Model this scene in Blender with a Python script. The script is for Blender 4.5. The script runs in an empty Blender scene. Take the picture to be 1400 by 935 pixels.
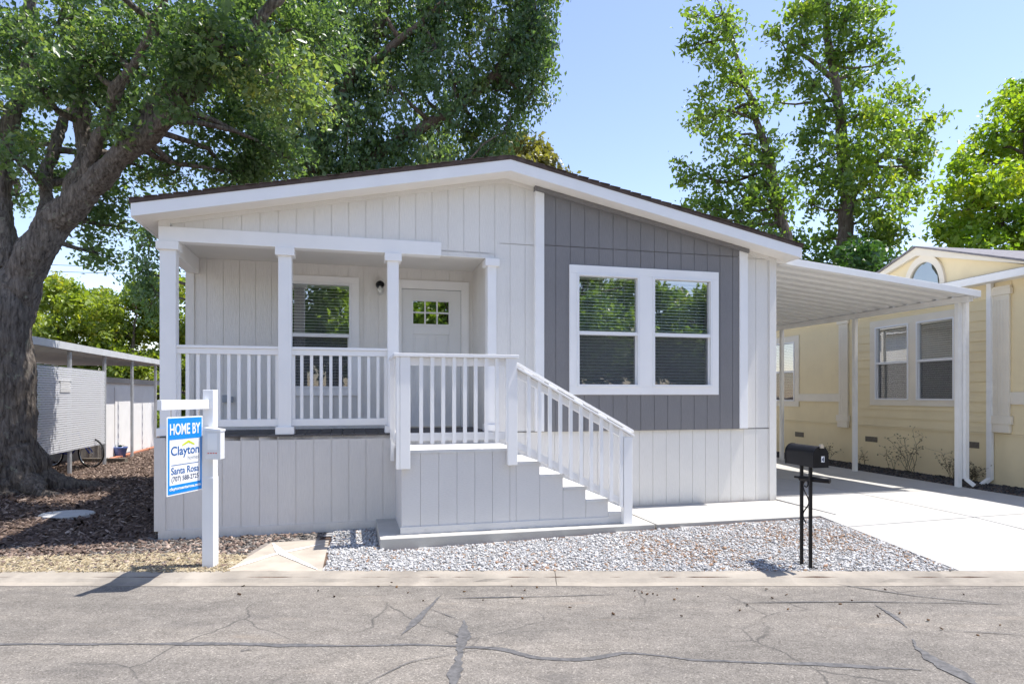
import bpy, bmesh, math, random
import numpy as np
from mathutils import Vector, Matrix
R = math.radians
random.seed(7); rng = np.random.default_rng(11)
C = bpy.context.scene.collection
SC = bpy.context.scene
FPX, HOR, EYE = 875.0, 540.0, 1.64          # photograph's focal length, horizon row and eye height

def at(px, py, Y):
    return ((px-700)/FPX*Y, Y, EYE+(HOR-py)/FPX*Y)
def gp(px, py, z=0.0):
    Y = (EYE-z)*FPX/(py-HOR); return ((px-700)/FPX*Y, Y)
def on_plane(org, deg, px, py, t=0.0):      # pixel -> (s, z) on a vertical plane through org running at angle deg
    a = R(deg); u = (math.cos(a), math.sin(a)); v = (-math.sin(a), math.cos(a))
    k = (px-700)/FPX; bx = org[0]+t*v[0]; by = org[1]+t*v[1]
    s = (k*by-bx)/(u[0]-k*u[1]); Y = by+s*u[1]
    return s, EYE+(HOR-py)/FPX*Y

# ------------------------------------------------------------------ materials
class N:
    def __init__(s, name):
        s.m = bpy.data.materials.new(name); s.m.use_nodes = True
        s.t = s.m.node_tree; s.t.nodes.clear(); s.out = s.t.nodes.new('ShaderNodeOutputMaterial')
    def n(s, kind, ins=None, **props):
        nd = s.t.nodes.new('ShaderNode'+kind)
        for k, v in props.items(): setattr(nd, k, v)
        for k, v in (ins or {}).items():
            if isinstance(v, bpy.types.NodeSocket): s.t.links.new(v, nd.inputs[k])
            else: nd.inputs[k].default_value = v
        return nd
    def coord(s, scale=(1, 1, 1)):
        tc = s.n('TexCoord'); mp = s.n('Mapping', {'Vector': tc.outputs['Object'], 'Scale': scale}); return mp.outputs[0]
    def noise(s, vec, scale, detail=4, rough=.55, dist=0):
        return s.n('TexNoise', {'Vector': vec, 'Scale': scale, 'Detail': detail, 'Roughness': rough, 'Distortion': dist}).outputs['Fac']
    def math(s, op, a, b=0.0, clamp=False):
        nd = s.n('Math', {0: a, 1: b}, operation=op); nd.use_clamp = clamp; return nd.outputs[0]
    def ramp(s, fac, stops):
        nd = s.n('ValToRGB', {'Fac': fac}); cr = nd.color_ramp
        while len(cr.elements) < len(stops): cr.elements.new(.5)
        for e, (p, c) in zip(cr.elements, stops):
            e.position = p; e.color = (c, c, c, 1) if isinstance(c, (int, float)) else (*c[:3], 1)
        return nd.outputs['Color']
    def mix(s, fac, a, b, mode='MIX'):
        nd = s.n('Mix', data_type='RGBA', blend_type=mode)
        for k, v in ((0, fac), (6, a), (7, b)):
            if isinstance(v, bpy.types.NodeSocket): s.t.links.new(v, nd.inputs[k])
            else: nd.inputs[k].default_value = v if k == 0 else (*v[:3], 1)
        return nd.outputs[2]
    def done(s, sock): s.t.links.new(sock, s.out.inputs['Surface']); return s.m

def mat(name, col, rough=.6, var=.06, vscale=3., bump=.0, bscale=60., stretch=(1, 1, 1), metal=0., spec=.4, dirt=None, grain=0., splash=None):
    n = N(name); v = n.coord(); vs = n.coord(stretch)
    f = n.noise(v, vscale, 5)
    lo = tuple(c*(1-var) for c in col); hi = tuple(min(1, c*(1+var)) for c in col)
    c = n.ramp(f, [(.3, lo), (.7, hi)])
    if dirt:
        d = n.ramp(n.noise(v, 1.7, 8, .65), [(.50, 0.), (.72, .6)])
        c = n.mix(d, c, dirt)
    if grain:
        g = n.ramp(n.noise(vs, bscale, 6, .65), [(.3, 1-grain), (.7, 1+grain*.5)]); c = n.mix(1., c, g, 'MULTIPLY')
    if splash:
        z = n.n('SeparateXYZ', {0: v}).outputs['Z']
        k = n.math('SUBTRACT', n.math('ADD', splash, n.math('MULTIPLY', n.noise(v, 6, 6, .7), .22)), z)
        k = n.math('MULTIPLY', n.math('MULTIPLY', k, 6., True), .55); c = n.mix(k, c, (.36, .32, .27))
    b = n.n('BsdfPrincipled', {'Base Color': c, 'Roughness': rough, 'Metallic': metal, 'Specular IOR Level': spec})
    if bump:
        bm = n.n('Bump', {'Strength': bump, 'Distance': .004, 'Height': n.noise(vs, bscale, 6)})
        n.t.links.new(bm.outputs[0], b.inputs['Normal'])
    return n.done(b.outputs[0])

def attr_mat(name, stops, rough=.9, bump=0, attr='tone'):
    n = N(name); a = n.n('Attribute', attribute_name=attr)
    c = n.ramp(a.outputs['Fac'], stops)
    b = n.n('BsdfPrincipled', {'Base Color': c, 'Roughness': rough, 'Specular IOR Level': .2})
    return n.done(b.outputs[0])

def leaf_mat(name, dark, light, trans=.4):
    n = N(name); a = n.n('Attribute', attribute_name='tone')
    c = n.ramp(a.outputs['Fac'], [(0, dark), (.75, light), (1, tuple(x*y for x, y in zip(light, (1.5, 1.15, .8))))])
    tcol = n.mix(1., c, (1.0, 1.0, .35), 'MULTIPLY')
    tc2 = n.mix(1., tcol, (1.9, 1.9, 1.5), 'MULTIPLY')
    d = n.n('BsdfPrincipled', {'Base Color': c, 'Roughness': .38, 'Specular IOR Level': .6})
    t = n.n('BsdfTranslucent', {'Color': tc2})
    return n.done(n.n('MixShader', {0: trans, 1: d.outputs[0], 2: t.outputs[0]}).outputs[0])

SID = (.77, .745, .70)
M = {}
M['siding'] = mat('light_grey_siding', SID, .7, .03, 1.5, .6, 22, (6, 6, .5), grain=.06, splash=.10)
M['skirt'] = mat('skirting_siding', (.68, .655, .625), .7, .035, 1.2, .6, 22, (6, 6, .5), grain=.06, splash=-.02)
M['charcoal'] = mat('charcoal_siding', (.215, .209, .212), .68, .05, 1.5, .7, 22, (6, 6, .5), grain=.10)
M['white'] = mat('white_trim_paint', (.88, .87, .855), .55, .025, 2.5, .12, 30, (4, 4, 1))
M['stair'] = mat('stair_panel_paint', (.67, .655, .64), .68, .03, 1.3, .6, 25, (1, 1, 6), grain=.05, splash=-.08)
M['tread'] = mat('tread_paint', (.66, .66, .66), .75, .06, 5, .2, 70, dirt=(.45, .44, .42))
M['soffit'] = mat('soffit_vinyl', (.84, .81, .76), .6, .03)
M['shingle'] = mat('dark_brown_shingle', (.085, .062, .052), .95, .35, 9, .8, 60)
M['grey_shingle'] = mat('grey_shingle', (.2, .19, .2), .95, .25, 14, .8, 60)
M['deck'] = mat('deck_board', (.09, .085, .085), .7, .25, 6, .3, 40, (1, 8, 1))
M['door'] = mat('door_paint', (.78, .78, .77), .45, .02)
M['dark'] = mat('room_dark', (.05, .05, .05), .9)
M['blind'] = mat('blind_slat', (.72, .72, .69), .5, .03)
M['vinyl'] = mat('window_vinyl', (.82, .82, .82), .4, .015)
M['alu'] = mat('white_aluminium', (.88, .87, .84), .42, .03, 4, dirt=(.80, .78, .74))
M['black'] = mat('black_enamel', (.008, .008, .010), .42, .3, 8, spec=.25)
M['steel'] = mat('satin_nickel', (.55, .53, .5), .3, .05, metal=1.)
M['yellow'] = mat('yellow_wall_paint', (.83, .70, .44), .75, .05, 1.1, .3, 60, dirt=(.76, .63, .40))
M['cream'] = mat('cream_trim', (.80, .73, .60), .6, .05, 2)
M['ylap'] = M['yellow']
M['vent'] = mat('crawl_vent', (.16, .14, .11), .7, .2, 20)
M['galv'] = mat('galvanised_post', (.50, .51, .52), .45, .12, 6, metal=.2)
M['gutter'] = mat('carport_fascia', (.55, .56, .57), .5, .08, 3)
M['shedgrey'] = mat('shed_beige', (.40, .37, .33), .8, .06)
M['shedwhite'] = mat('shed_white', (.78, .77, .75), .7, .04)
M['homebeige'] = mat('home_cream', (.66, .61, .50), .7, .05)
M['blueglaze'] = mat('blue_glaze', (.10, .15, .36), .25, .2, 8)
M['bluepaint'] = mat('blue_frame_paint', (.03, .05, .28), .3)
M['rubber'] = mat('tyre_rubber', (.02, .02, .02), .85)
M['chrome'] = mat('chrome', (.7, .7, .7), .2, metal=1.)
M['signblue'] = mat('sign_blue', (.005, .24, .68), .35, .02)
M['signwhite'] = mat('sign_white', (.82, .83, .84), .35, .02)
M['signink'] = mat('sign_dark_ink', (.03, .05, .12), .4)
M['signbluetext'] = mat('sign_blue_text', (.01, .10, .32), .4)
M['signgrey'] = mat('sign_grey_text', (.35, .38, .42), .4)
M['lime'] = mat('sign_lime', (.55, .62, .03), .4)
M['red'] = mat('sign_red', (.6, .05, .04), .4)
M['acrylic'] = mat('leaflet_box_plastic', (.72, .73, .74), .3, .03)
M['concrete'] = mat('drive_concrete', (.43, .42, .40), .85, .06, 1.4, .25, 120, dirt=(.37, .355, .325))
M['walk'] = mat('walk_concrete', (.46, .445, .41), .88, .1, 2.2, .4, 90, dirt=(.36, .33, .29))
M['kerb'] = mat('kerb_concrete', (.31, .275, .23), .9, .25, 1.8, .8, 45, dirt=(.13, .115, .10))
M['pad'] = mat('old_pad_concrete', (.40, .35, .29), .9, .15, 4, .5, 70, dirt=(.27, .24, .2))
M['paint'] = mat('ground_paint', (.80, .79, .76), .8, .08, 9)
M['lid'] = mat('utility_lid', (.46, .46, .46), .85, .12, 9, .4, 60)
M['fillet'] = mat('bare_bulb', (.8, .8, .76), .35)
M['bin'] = mat('bin_plastic', (.018, .022, .028), .5)
M['pine'] = mat('cut_timber', (.5, .32, .2), .8)
M['terra'] = mat('brick_edging', (.42, .17, .1), .9, .2, 12)

def bark(name, a, b):
    n = N(name); v = n.coord((1, 1, .16)); v2 = n.coord()
    f = n.noise(v, 21, 8, .7, .35)
    c = n.ramp(f, [(.34, a), (.64, b)])
    lich = n.ramp(n.noise(v2, 5, 9, .75), [(.60, 0.), (.64, .8)])
    c = n.mix(lich, c, (.33, .34, .26))
    bp = n.n('Bump', {'Strength': 1., 'Distance': .07, 'Height': f})
    p = n.n('BsdfPrincipled', {'Base Color': c, 'Roughness': .95, 'Specular IOR Level': .15, 'Normal': bp.outputs[0]})
    return n.done(p.outputs[0])
M['bark'] = bark('oak_bark', (.06, .05, .044), (.29, .25, .215))
M['bark2'] = bark('grey_bark', (.07, .055, .045), (.22, .18, .15))
M['oakleaf'] = leaf_mat('oak_leaf', (.055, .115, .062), (.165, .24, .135), .5)
M['hangleaf'] = leaf_mat('hanging_leaf', (.055, .11, .062), (.165, .25, .125), .5)
M['popleaf'] = leaf_mat('poplar_leaf', (.06, .125, .032), (.21, .31, .075), .5)
M['limeleaf'] = leaf_mat('bright_leaf', (.085, .18, .025), (.24, .35, .045), .5)
M['bushleaf'] = leaf_mat('bush_leaf', (.11, .175, .03), (.26, .33, .07), .45)
M['oliveleaf'] = leaf_mat('olive_leaf', (.10, .11, .04), (.24, .23, .10), .35)
M['shrubleaf'] = leaf_mat('dark_shrub_leaf', (.02, .06, .02), (.06, .14, .04), .35)
M['weed'] = mat('dry_weed_stem', (.12, .10, .06), .9)
M['gravelstone'] = attr_mat('gravel_stone', [(0, (.13, .13, .135)), (.2, (.27, .27, .27)), (.5, (.43, .425, .42)), (.82, (.64, .63, .62)), (.90, (.30, .19, .13)), (1, (.36, .25, .17))])
M['darkstone'] = attr_mat('dark_stone', [(0, (.03, .03, .032)), (.7, (.11, .105, .1)), (1, (.2, .18, .16))])
M['chip'] = attr_mat('bark_chip', [(0, (.05, .036, .031)), (.45, (.15, .107, .088)), (.8, (.29, .22, .18)), (1, (.46, .37, .31))])
M['strawblade'] = attr_mat('straw', [(0, (.24, .19, .12)), (.6, (.42, .35, .23)), (1, (.56, .49, .36))])
M['litter'] = attr_mat('leaf_litter', [(0, (.03, .02, .015)), (1, (.14, .08, .04))])

def glass_mat(name, refl, tint):
    n = N(name); v = n.coord()
    bp = n.n('Bump', {'Strength': .04, 'Distance': .02, 'Height': n.noise(v, 2.2, 2)})
    g = n.n('BsdfGlossy', {'Roughness': .01, 'Color': (1, 1, 1, 1), 'Normal': bp.outputs[0]})
    t = n.n('BsdfTransparent', {'Color': (*tint, 1)})
    return n.done(n.n('MixShader', {0: refl, 1: t.outputs[0], 2: g.outputs[0]}).outputs[0])
M['glass'] = glass_mat('window_glass', .36, (.82, .87, .85))
M['doorglass'] = glass_mat('door_glass', .55, (.15, .16, .16))
M['archglass'] = glass_mat('arch_glass', .35, (.35, .42, .48))
M['lampglass'] = glass_mat('lamp_glass', .12, (.93, .94, .94))
def screen_mat():
    n = N('insect_screen')
    d = n.n('BsdfDiffuse', {'Color': (.11, .115, .125, 1)}); t = n.n('BsdfTransparent', {'Color': (1, 1, 1, 1)})
    return n.done(n.n('MixShader', {0: .46, 1: t.outputs[0], 2: d.outputs[0]}).outputs[0])
M['screen'] = screen_mat()
def perforated():
    n = N('perforated_sheet'); tc = n.n('TexCoord'); sp = n.n('SeparateXYZ', {0: tc.outputs['Object']})
    p = .052
    row = n.math('DIVIDE', sp.outputs['Z'], p*.866); fr = n.math('FLOOR', row)
    sh = n.math('MULTIPLY', n.math('FLOORED_MODULO', fr, 2.), .5)
    cx = n.math('FRACT', n.math('ADD', n.math('DIVIDE', sp.outputs['X'], p), sh))
    dx = n.math('SUBTRACT', cx, .5); dz = n.math('MULTIPLY', n.math('SUBTRACT', n.math('FRACT', row), .5), .866)
    d = n.math('SQRT', n.math('ADD', n.math('MULTIPLY', dx, dx), n.math('MULTIPLY', dz, dz)))
    hole = n.math('LESS_THAN', d, .30)
    b = n.n('BsdfPrincipled', {'Base Color': (.74, .75, .78, 1), 'Roughness': .5})
    t = n.n('BsdfTransparent')
    return n.done(n.n('MixShader', {0: hole, 1: b.outputs[0], 2: t.outputs[0]}).outputs[0])
M['perf'] = perforated()

def road_mat():
    n = N('worn_asphalt'); v = n.coord()
    big = n.noise(n.coord((.35, 1, 1)), .9, 6, .6)
    c = n.ramp(big, [(.28, (.155, .143, .128)), (.5, (.215, .195, .172)), (.72, (.27, .242, .207))])
    ag = n.n('TexVoronoi', {'Vector': v, 'Scale': 120., 'Randomness': 1.})
    sep = n.n('SeparateColor', {0: ag.outputs['Color']})
    agc = n.ramp(sep.outputs[0], [(0, .62), (.5, .97), (.9, 1.1), (1, 1.6)])
    c = n.mix(1., c, agc, 'MULTIPLY')
    st = n.ramp(n.noise(n.coord((.5, 1.6, 1)), 1.3, 5, .6, .5), [(.60, 0.), (.74, .55)])
    c = n.mix(st, c, (.105, .098, .094))
    mo = n.ramp(n.noise(n.coord((.7, 1.3, 1)), 7., 6, .7), [(.3, .78), (.7, 1.14)])
    c = n.mix(1., c, mo, 'MULTIPLY')
    wh_ = n.ramp(n.noise(n.coord((.6, 1.8, 1)), 2.6, 4, .6, .3), [(.66, 0.), (.8, .45)])
    c = n.mix(wh_, c, (.36, .34, .31))
    tan = n.ramp(n.noise(n.coord((.4, 2.2, 1)), 1.9, 5, .6), [(.62, 0.), (.76, .5)])
    c = n.mix(tan, c, (.30, .245, .19))
    wv = n.n('Mix', {0: .16}, data_type='VECTOR')
    n.t.links.new(v, wv.inputs[4]); n.t.links.new(n.n('TexNoise', {'Vector': v, 'Scale': 2.5, 'Detail': 5.}).outputs['Color'], wv.inputs[5])
    cr = n.n('TexVoronoi', {'Vector': wv.outputs[1], 'Scale': 1.25}, feature='DISTANCE_TO_EDGE')
    line = n.ramp(cr.outputs['Distance'], [(0.0, 1.), (.010, 0.)])
    msk = n.ramp(n.noise(v, .8, 3), [(.48, 0.), (.60, .8)])
    k = n.mix(1., line, msk, 'MULTIPLY')
    c = n.mix(k, c, (.06, .057, .055))
    fine = n.noise(v, 180, 3)
    bp = n.n('Bump', {'Strength': .6, 'Distance': .006, 'Height': n.math('ADD', fine, n.math('MULTIPLY', sep.outputs[1], .6))})
    p = n.n('BsdfPrincipled', {'Base Color': c, 'Roughness': .9, 'Specular IOR Level': .25, 'Normal': bp.outputs[0]})
    return n.done(p.outputs[0])
M['road'] = road_mat()
M['tar'] = mat('crack_sealant', (.108, .105, .105), .75, .35, 30, .3, 120)
def soil_mat():
    n = N('yard_soil'); v = n.coord()
    c = n.ramp(n.noise(v, 3., 8, .7), [(.3, (.06, .043, .036)), (.55, (.14, .098, .076)), (.75, (.26, .20, .16))])
    bp = n.n('Bump', {'Strength': .8, 'Distance': .02, 'Height': n.noise(v, 40, 6)})
    p = n.n('BsdfPrincipled', {'Base Color': c, 'Roughness': .95, 'Normal': bp.outputs[0], 'Specular IOR Level': .1})
    return n.done(p.outputs[0])
M['soil'] = soil_mat()
M['gravelbase'] = mat('gravel_base', (.34, .33, .32), .95, .3, 40, .8, 60)
def sand_mat():
    n = N('sandy_soil'); v = n.coord(); sp_ = n.n('SeparateXYZ', {0: v})
    c1 = n.ramp(n.noise(v, 9, 8, .7), [(.3, (.22, .18, .13)), (.7, (.36, .30, .22))]); c2 = n.ramp(n.noise(v, 9, 8, .7), [(.3, (.16, .14, .125)), (.7, (.30, .27, .245))])
    f = n.math('ADD', n.math('MULTIPLY', n.math('SUBTRACT', sp_.outputs['Y'], 6.25), 2.2), n.math('MULTIPLY', n.math('SUBTRACT', n.noise(v, 3, 4), .5), 2.), True)
    bp = n.n('Bump', {'Strength': .7, 'Distance': .012, 'Height': n.noise(v, 55, 6)})
    p = n.n('BsdfPrincipled', {'Base Color': n.mix(f, c1, c2), 'Roughness': .95, 'Normal': bp.outputs[0], 'Specular IOR Level': .1})
    return n.done(p.outputs[0])
M['sandsoil'] = sand_mat()

# ------------------------------------------------------------------ mesh helpers
class MB:
    def __init__(s, off=(0, 0, 0)): s.v = []; s.f = []; s.o = off
    def add(s, vs, fs):
        b = len(s.v); s.v += [(x-s.o[0], y-s.o[1], z-s.o[2]) for x, y, z in vs]; s.f += [tuple(i+b for i in f) for f in fs]; return s
    def box(s, x0, x1, y0, y1, z0, z1):
        return s.add([(x0,y0,z0),(x1,y0,z0),(x1,y1,z0),(x0,y1,z0),(x0,y0,z1),(x1,y0,z1),(x1,y1,z1),(x0,y1,z1)],
                     [(0,3,2,1),(4,5,6,7),(0,1,5,4),(1,2,6,5),(2,3,7,6),(3,0,4,7)])
    def quad(s, a, b, c, d): return s.add([a, b, c, d], [(0, 1, 2, 3)])
    def prism(s, pts, y0, y1):          # (x, z) outline, counter-clockwise seen from -y
        n = len(pts)
        return s.add([(x, y0, z) for x, z in pts]+[(x, y1, z) for x, z in pts],
                     [tuple(range(n)), tuple(range(2*n-1, n-1, -1))]+[(i, i+n, (i+1) % n+n, (i+1) % n) for i in range(n)])
    def slab(s, pts, z0, ztop):         # (x, y) outline CCW, flat bottom depth z0 below a height function
        n = len(pts)
        return s.add([(x, y, ztop(x, y)+z0) for x, y in pts]+[(x, y, ztop(x, y)) for x, y in pts],
                     [tuple(range(n-1, -1, -1)), tuple(range(n, 2*n))]+[(i, (i+1) % n, (i+1) % n+n, i+n) for i in range(n)])
    def beam(s, a, b, w, h):            # rectangular bar between two points, w sideways, h upwards
        a = Vector(a); b = Vector(b); d = (b-a).normalized()
        up = Vector((0, 0, 1)) if abs(d.z) < .95 else Vector((1, 0, 0))
        sd = d.cross(up).normalized()*w/2; u2 = sd.cross(d).normalized()*h/2
        q = [a-sd-u2, a+sd-u2, a+sd+u2, a-sd+u2, b-sd-u2, b+sd-u2, b+sd+u2, b-sd+u2]
        return s.add([tuple(x) for x in q], [(0,1,2,3),(7,6,5,4),(0,4,5,1),(1,5,6,2),(2,6,7,3),(3,7,4,0)])
    def tube(s, path, rad, n=8, cap=True):
        path = [Vector(p) for p in path]
        if isinstance(rad, (int, float)): rad = [rad]*len(path)
        vs = []; prev = None
        for i, p in enumerate(path):
            d = (path[min(i+1, len(path)-1)]-path[max(i-1, 0)]).normalized()
            if prev is None:
                prev = d.orthogonal().normalized()
            x = (prev-d*prev.dot(d)).normalized(); prev = x; y = d.cross(x)
            for k in range(n):
                a = 2*math.pi*k/n; vs.append(tuple(p+(x*math.cos(a)+y*math.sin(a))*rad[i]))
        fs = [(i*n+k, i*n+(k+1) % n, (i+1)*n+(k+1) % n, (i+1)*n+k) for i in range(len(path)-1) for k in range(n)]
        if cap: fs += [tuple(range(n-1, -1, -1)), tuple((len(path)-1)*n+k for k in range(n))]
        return s.add(vs, fs)
    def lathe(s, c, prof, n=24):
        vs = [(c[0]+r*math.cos(2*math.pi*k/n), c[1]+r*math.sin(2*math.pi*k/n), c[2]+z) for r, z in prof for k in range(n)]
        fs = [(i*n+k, i*n+(k+1) % n, (i+1)*n+(k+1) % n, (i+1)*n+k) for i in range(len(prof)-1) for k in range(n)]
        fs += [tuple(range(n-1, -1, -1)), tuple((len(prof)-1)*n+k for k in range(n))]
        return s.add(vs, fs)
    def build(s, name, m, parent=None, smooth=False, bevel=0., loc=None):
        me = bpy.data.meshes.new(name); me.from_pydata(s.v, [], s.f); me.update()
        o = bpy.data.objects.new(name, me); C.objects.link(o); me.materials.append(M[m] if isinstance(m, str) else m)
        if parent: o.parent = parent
        if loc: o.location = loc
        if smooth: me.shade_smooth()
        if bevel:
            b = o.modifiers.new('bevel', 'BEVEL'); b.width = bevel; b.segments = 2; b.limit_method = 'ANGLE'
        return o

def tag(o, label=None, cat=None, group=None, kind=None):
    if label: o['label'] = label
    if cat: o['category'] = cat
    if group: o['group'] = group
    if kind: o['kind'] = kind
    return o
def thing(name, label, cat, loc=(0, 0, 0), rz=0., group=None):
    o = bpy.data.objects.new(name, None); C.objects.link(o); o.location = loc; o.rotation_euler = (0, 0, R(rz))
    o.empty_display_size = .2
    return tag(o, label, cat, group)

def np_mesh(name, verts, faces_n, loops, m, parent=None, tone=None, smooth=False):
    """verts (V,3), all faces have faces_n corners, loops flat index array"""
    me = bpy.data.meshes.new(name); nf = len(loops)//faces_n
    me.vertices.add(len(verts)); me.vertices.foreach_set('co', verts.astype(np.float32).ravel())
    me.loops.add(len(loops)); me.loops.foreach_set('vertex_index', loops.astype(np.int32))
    me.polygons.add(nf); me.polygons.foreach_set('loop_start', (np.arange(nf)*faces_n).astype(np.int32))
    me.update(calc_edges=True); me.validate()
    if tone is not None:
        a = me.attributes.new('tone', 'FLOAT', 'FACE'); a.data.foreach_set('value', tone.astype(np.float32))
    o = bpy.data.objects.new(name, me); C.objects.link(o); me.materials.append(M[m])
    if parent: o.parent = parent
    if smooth: me.shade_smooth()
    return o

def text(body, name, parent, x, z, w, h, m, y=-.004, bold=0., extrude=.0008):
    cu = bpy.data.curves.new(name, 'FONT'); cu.body = body; cu.size = 1; cu.align_x = 'CENTER'; cu.extrude = 0; cu.offset = bold; cu.resolution_u = 4
    o = bpy.data.objects.new(name, cu); C.objects.link(o); cu.materials.append(M[m])
    bpy.context.view_layer.update()
    bb = o.bound_box; bx0, bx1 = bb[0][0], bb[6][0]; by0, by1 = bb[0][1], bb[6][1]
    sx = w/(bx1-bx0); sy = h/(by1-by0)
    o.rotation_euler = (R(90), 0, 0); o.scale = (sx, sy, 1)
    o.location = (x-(bx0+bx1)/2*sx, y, z-by0*sy); o.parent = parent
    cu.extrude = extrude; bpy.context.view_layer.update()
    me = bpy.data.meshes.new_from_object(o.evaluated_get(bpy.context.evaluated_depsgraph_get()))
    mo = bpy.data.objects.new(name, me); C.objects.link(mo); mo.parent = parent
    mo.location = o.location; mo.rotation_euler = o.rotation_euler; mo.scale = o.scale
    if not me.materials: me.materials.append(M[m])
    bpy.data.objects.remove(o); mo.name = name
    return mo

# ------------------------------------------------------------------ ground heights
HX, HY, HA = -4.02, 7.3, 14.4               # front left corner of the home and its heading
ca, sa = math.cos(R(HA)), math.sin(R(HA))
def h2w(s, t): return (HX+s*ca-t*sa, HY+s*sa+t*ca)
def w2h(X, Y): dx, dy = X-HX, Y-HY; return dx*ca+dy*sa, -dx*sa+dy*ca
def sstep(a, b, x): x = min(1, max(0, (x-a)/(b-a))); return x*x*(3-2*x)
def lawn(X, Y):
    r = min(.12, max(0, .05*(Y-5.95)))
    return r*sstep(-2.5, 2.5, X)
def ground_z(X, Y):
    if -3.2 < Y < 5.8: return -.16
    return lawn(X, Y)-.012
def drive_z(X, Y): return min(.125, max(.0, .05*(Y-5.9)))+.004

def axis(lo, hi, dense_lo, dense_hi, step):
    a = list(np.arange(dense_lo, dense_hi+1e-6, step)); d = step
    x = dense_lo
    L = []
    while x > lo: d *= 1.5; x -= d; L.append(max(x, lo))
    d = step; x = dense_hi; H = []
    while x < hi: d *= 1.5; x += d; H.append(min(x, hi))
    return np.array(L[::-1]+a+H)
gx = axis(-400, 400, -14, 14, .5)
gy = axis(-400, 700, -4, 16, .4)
gy = np.unique(np.sort(np.concatenate([gy, [5.78, 5.82, 5.95, -3.22, -3.18]])))
vs = np.array([(x, y, ground_z(x, y)) for y in gy for x in gx]); nx = len(gx)
ii, jj = np.meshgrid(np.arange(len(gy)-1), np.arange(nx-1), indexing='ij')
lp = np.stack([ii*nx+jj, ii*nx+jj+1, (ii+1)*nx+jj+1, (ii+1)*nx+jj], -1).ravel()
tag(np_mesh('ground', vs, 4, lp, 'soil'), 'bare brown soil of the home lots', 'ground', kind='structure')

rd = MB()
for i in range(40): rd.quad((-80+4*i, -3.0, -.05), (-76+4*i, -3.0, -.05), (-76+4*i, 5.74, -.05), (-80+4*i, 5.74, -.05))
road = tag(rd.build('road', 'road'), 'worn grey asphalt road with sealed cracks', 'road', kind='structure')

def ribbon(mb, pts, w, z, jit=.35, zf=None, wob=1.):
    P = []
    for i in range(len(pts)-1):
        a, b = pts[i], pts[i+1]; L = math.dist(a, b); k = max(2, int(L/.022))
        for j in range(k): f = j/k; P.append([a[0]+(b[0]-a[0])*f, a[1]+(b[1]-a[1])*f])
    P.append(list(pts[-1])); n = len(P)
    for _ in range(10): P = [P[0]]+[[(P[i-1][k]+2*P[i][k]+P[i+1][k])/4 for k in (0, 1)] for i in range(1, n-1)]+[P[-1]]
    ph = [random.uniform(0, 6.3) for _ in range(6)]; V = []; dr = 0.
    for i, p in enumerate(P):
        q0, q1 = P[max(0, i-1)], P[min(n-1, i+1)]; dx, dy = q1[0]-q0[0], q1[1]-q0[1]; L = math.hypot(dx, dy) or 1
        dr = dr*.95+random.gauss(0, .035)*wob; x = i*.022
        e = min(1, i/14+.08, (n-1-i)/14+.08)*(.8+jit*.6*math.sin(x*3.1+ph[0])+jit*.4*math.sin(x*9+ph[1]))
        wl = w/2*max(.12, e+random.gauss(0, .09)*wob); wr_ = w/2*max(.12, e+random.gauss(0, .09)*wob); c = w*dr
        nx_, ny_ = -dy/L, dx/L; zz = zf(*p) if zf else z
        V += [(p[0]+nx_*(wl+c), p[1]+ny_*(wl+c), zz), (p[0]-nx_*(wr_-c), p[1]-ny_*(wr_-c), zz)]
    mb.add(V, [(2*i+1, 2*i+3, 2*i+2, 2*i) for i in range(n-1)])
g5 = lambda pts: [gp(x, y, -.05) for x, y in pts]
for pts, w in [([(-40,881),(180,880),(330,881),(500,883),(560,881),(690,886),(735,900),(800,903),(850,893),(872,894),(950,903),(1130,909),(1260,916)], .042),
               ([(634,848),(628,890),(622,945)], .11), ([(602,815),(575,842),(548,868)], .05),
               ([(1247,874),(1262,893),(1300,915),(1350,945)], .105), ([(1195,826),(1222,842),(1240,858)], .035),
               ([(590,833),(625,846)], .03), ([(612,818),(730,816),(860,812)], .018), ([(1130,797),(1260,816),(1400,830)], .014),
               ([(330,890),(345,888)], .05), ([(990,824),(1180,823),(1390,826)], .016), ([(1290,862),(1400,868)], .016), ([(480,945),(560,905),(700,880)], .01)]:
    mb = MB(); rz_ = globals().get('rz_', -.0467)+.0004; ribbon(mb, g5(pts), w*1.1, rz_, .5); mb.build('tar_seal', 'tar', road)

kb = MB()
prof = [(5.955, -.15), (5.955, .006), (5.87, .002), (5.80, -.018), (5.755, -.042), (5.66, -.046), (5.66, -.15)]
x = -60
while x < 60:
    x1 = x+6.04-.006; n = len(prof); st = 48 if -8 < x < 8 else 4
    V = []
    for k in range(st+1):
        xx = x+(x1-x)*k/st
        e1 = .010*math.sin(xx*5.1)+.006*math.sin(xx*13.7+1)+random.gauss(0, .004); e2 = .008*math.sin(xx*3.3+2)+random.gauss(0, .005)
        for m, (y, z) in enumerate(prof):
            V.append((xx, y+(e1 if m in (2, 3) else 0)+(e2 if m in (4, 5) else 0)+(abs(e1) if m == 1 else 0), z+(random.gauss(0, .002) if 0 < m < 5 else 0)))
    F = [tuple(range(n)), tuple(st*n+k for k in range(n-1, -1, -1))]
    F += [(k*n+i, k*n+(i+1) % n, (k+1)*n+(i+1) % n, (k+1)*n+i)[::-1] for k in range(st) for i in range(n)]
    kb.add(V, F); x += 6.04
tag(kb.build('kerb', 'kerb'), 'tan rolled concrete kerb along the road edge', 'kerb', kind='structure')
kb2 = MB(); kb2.box(-60, 60, -3.3, -2.98, -.15, .02)
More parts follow.
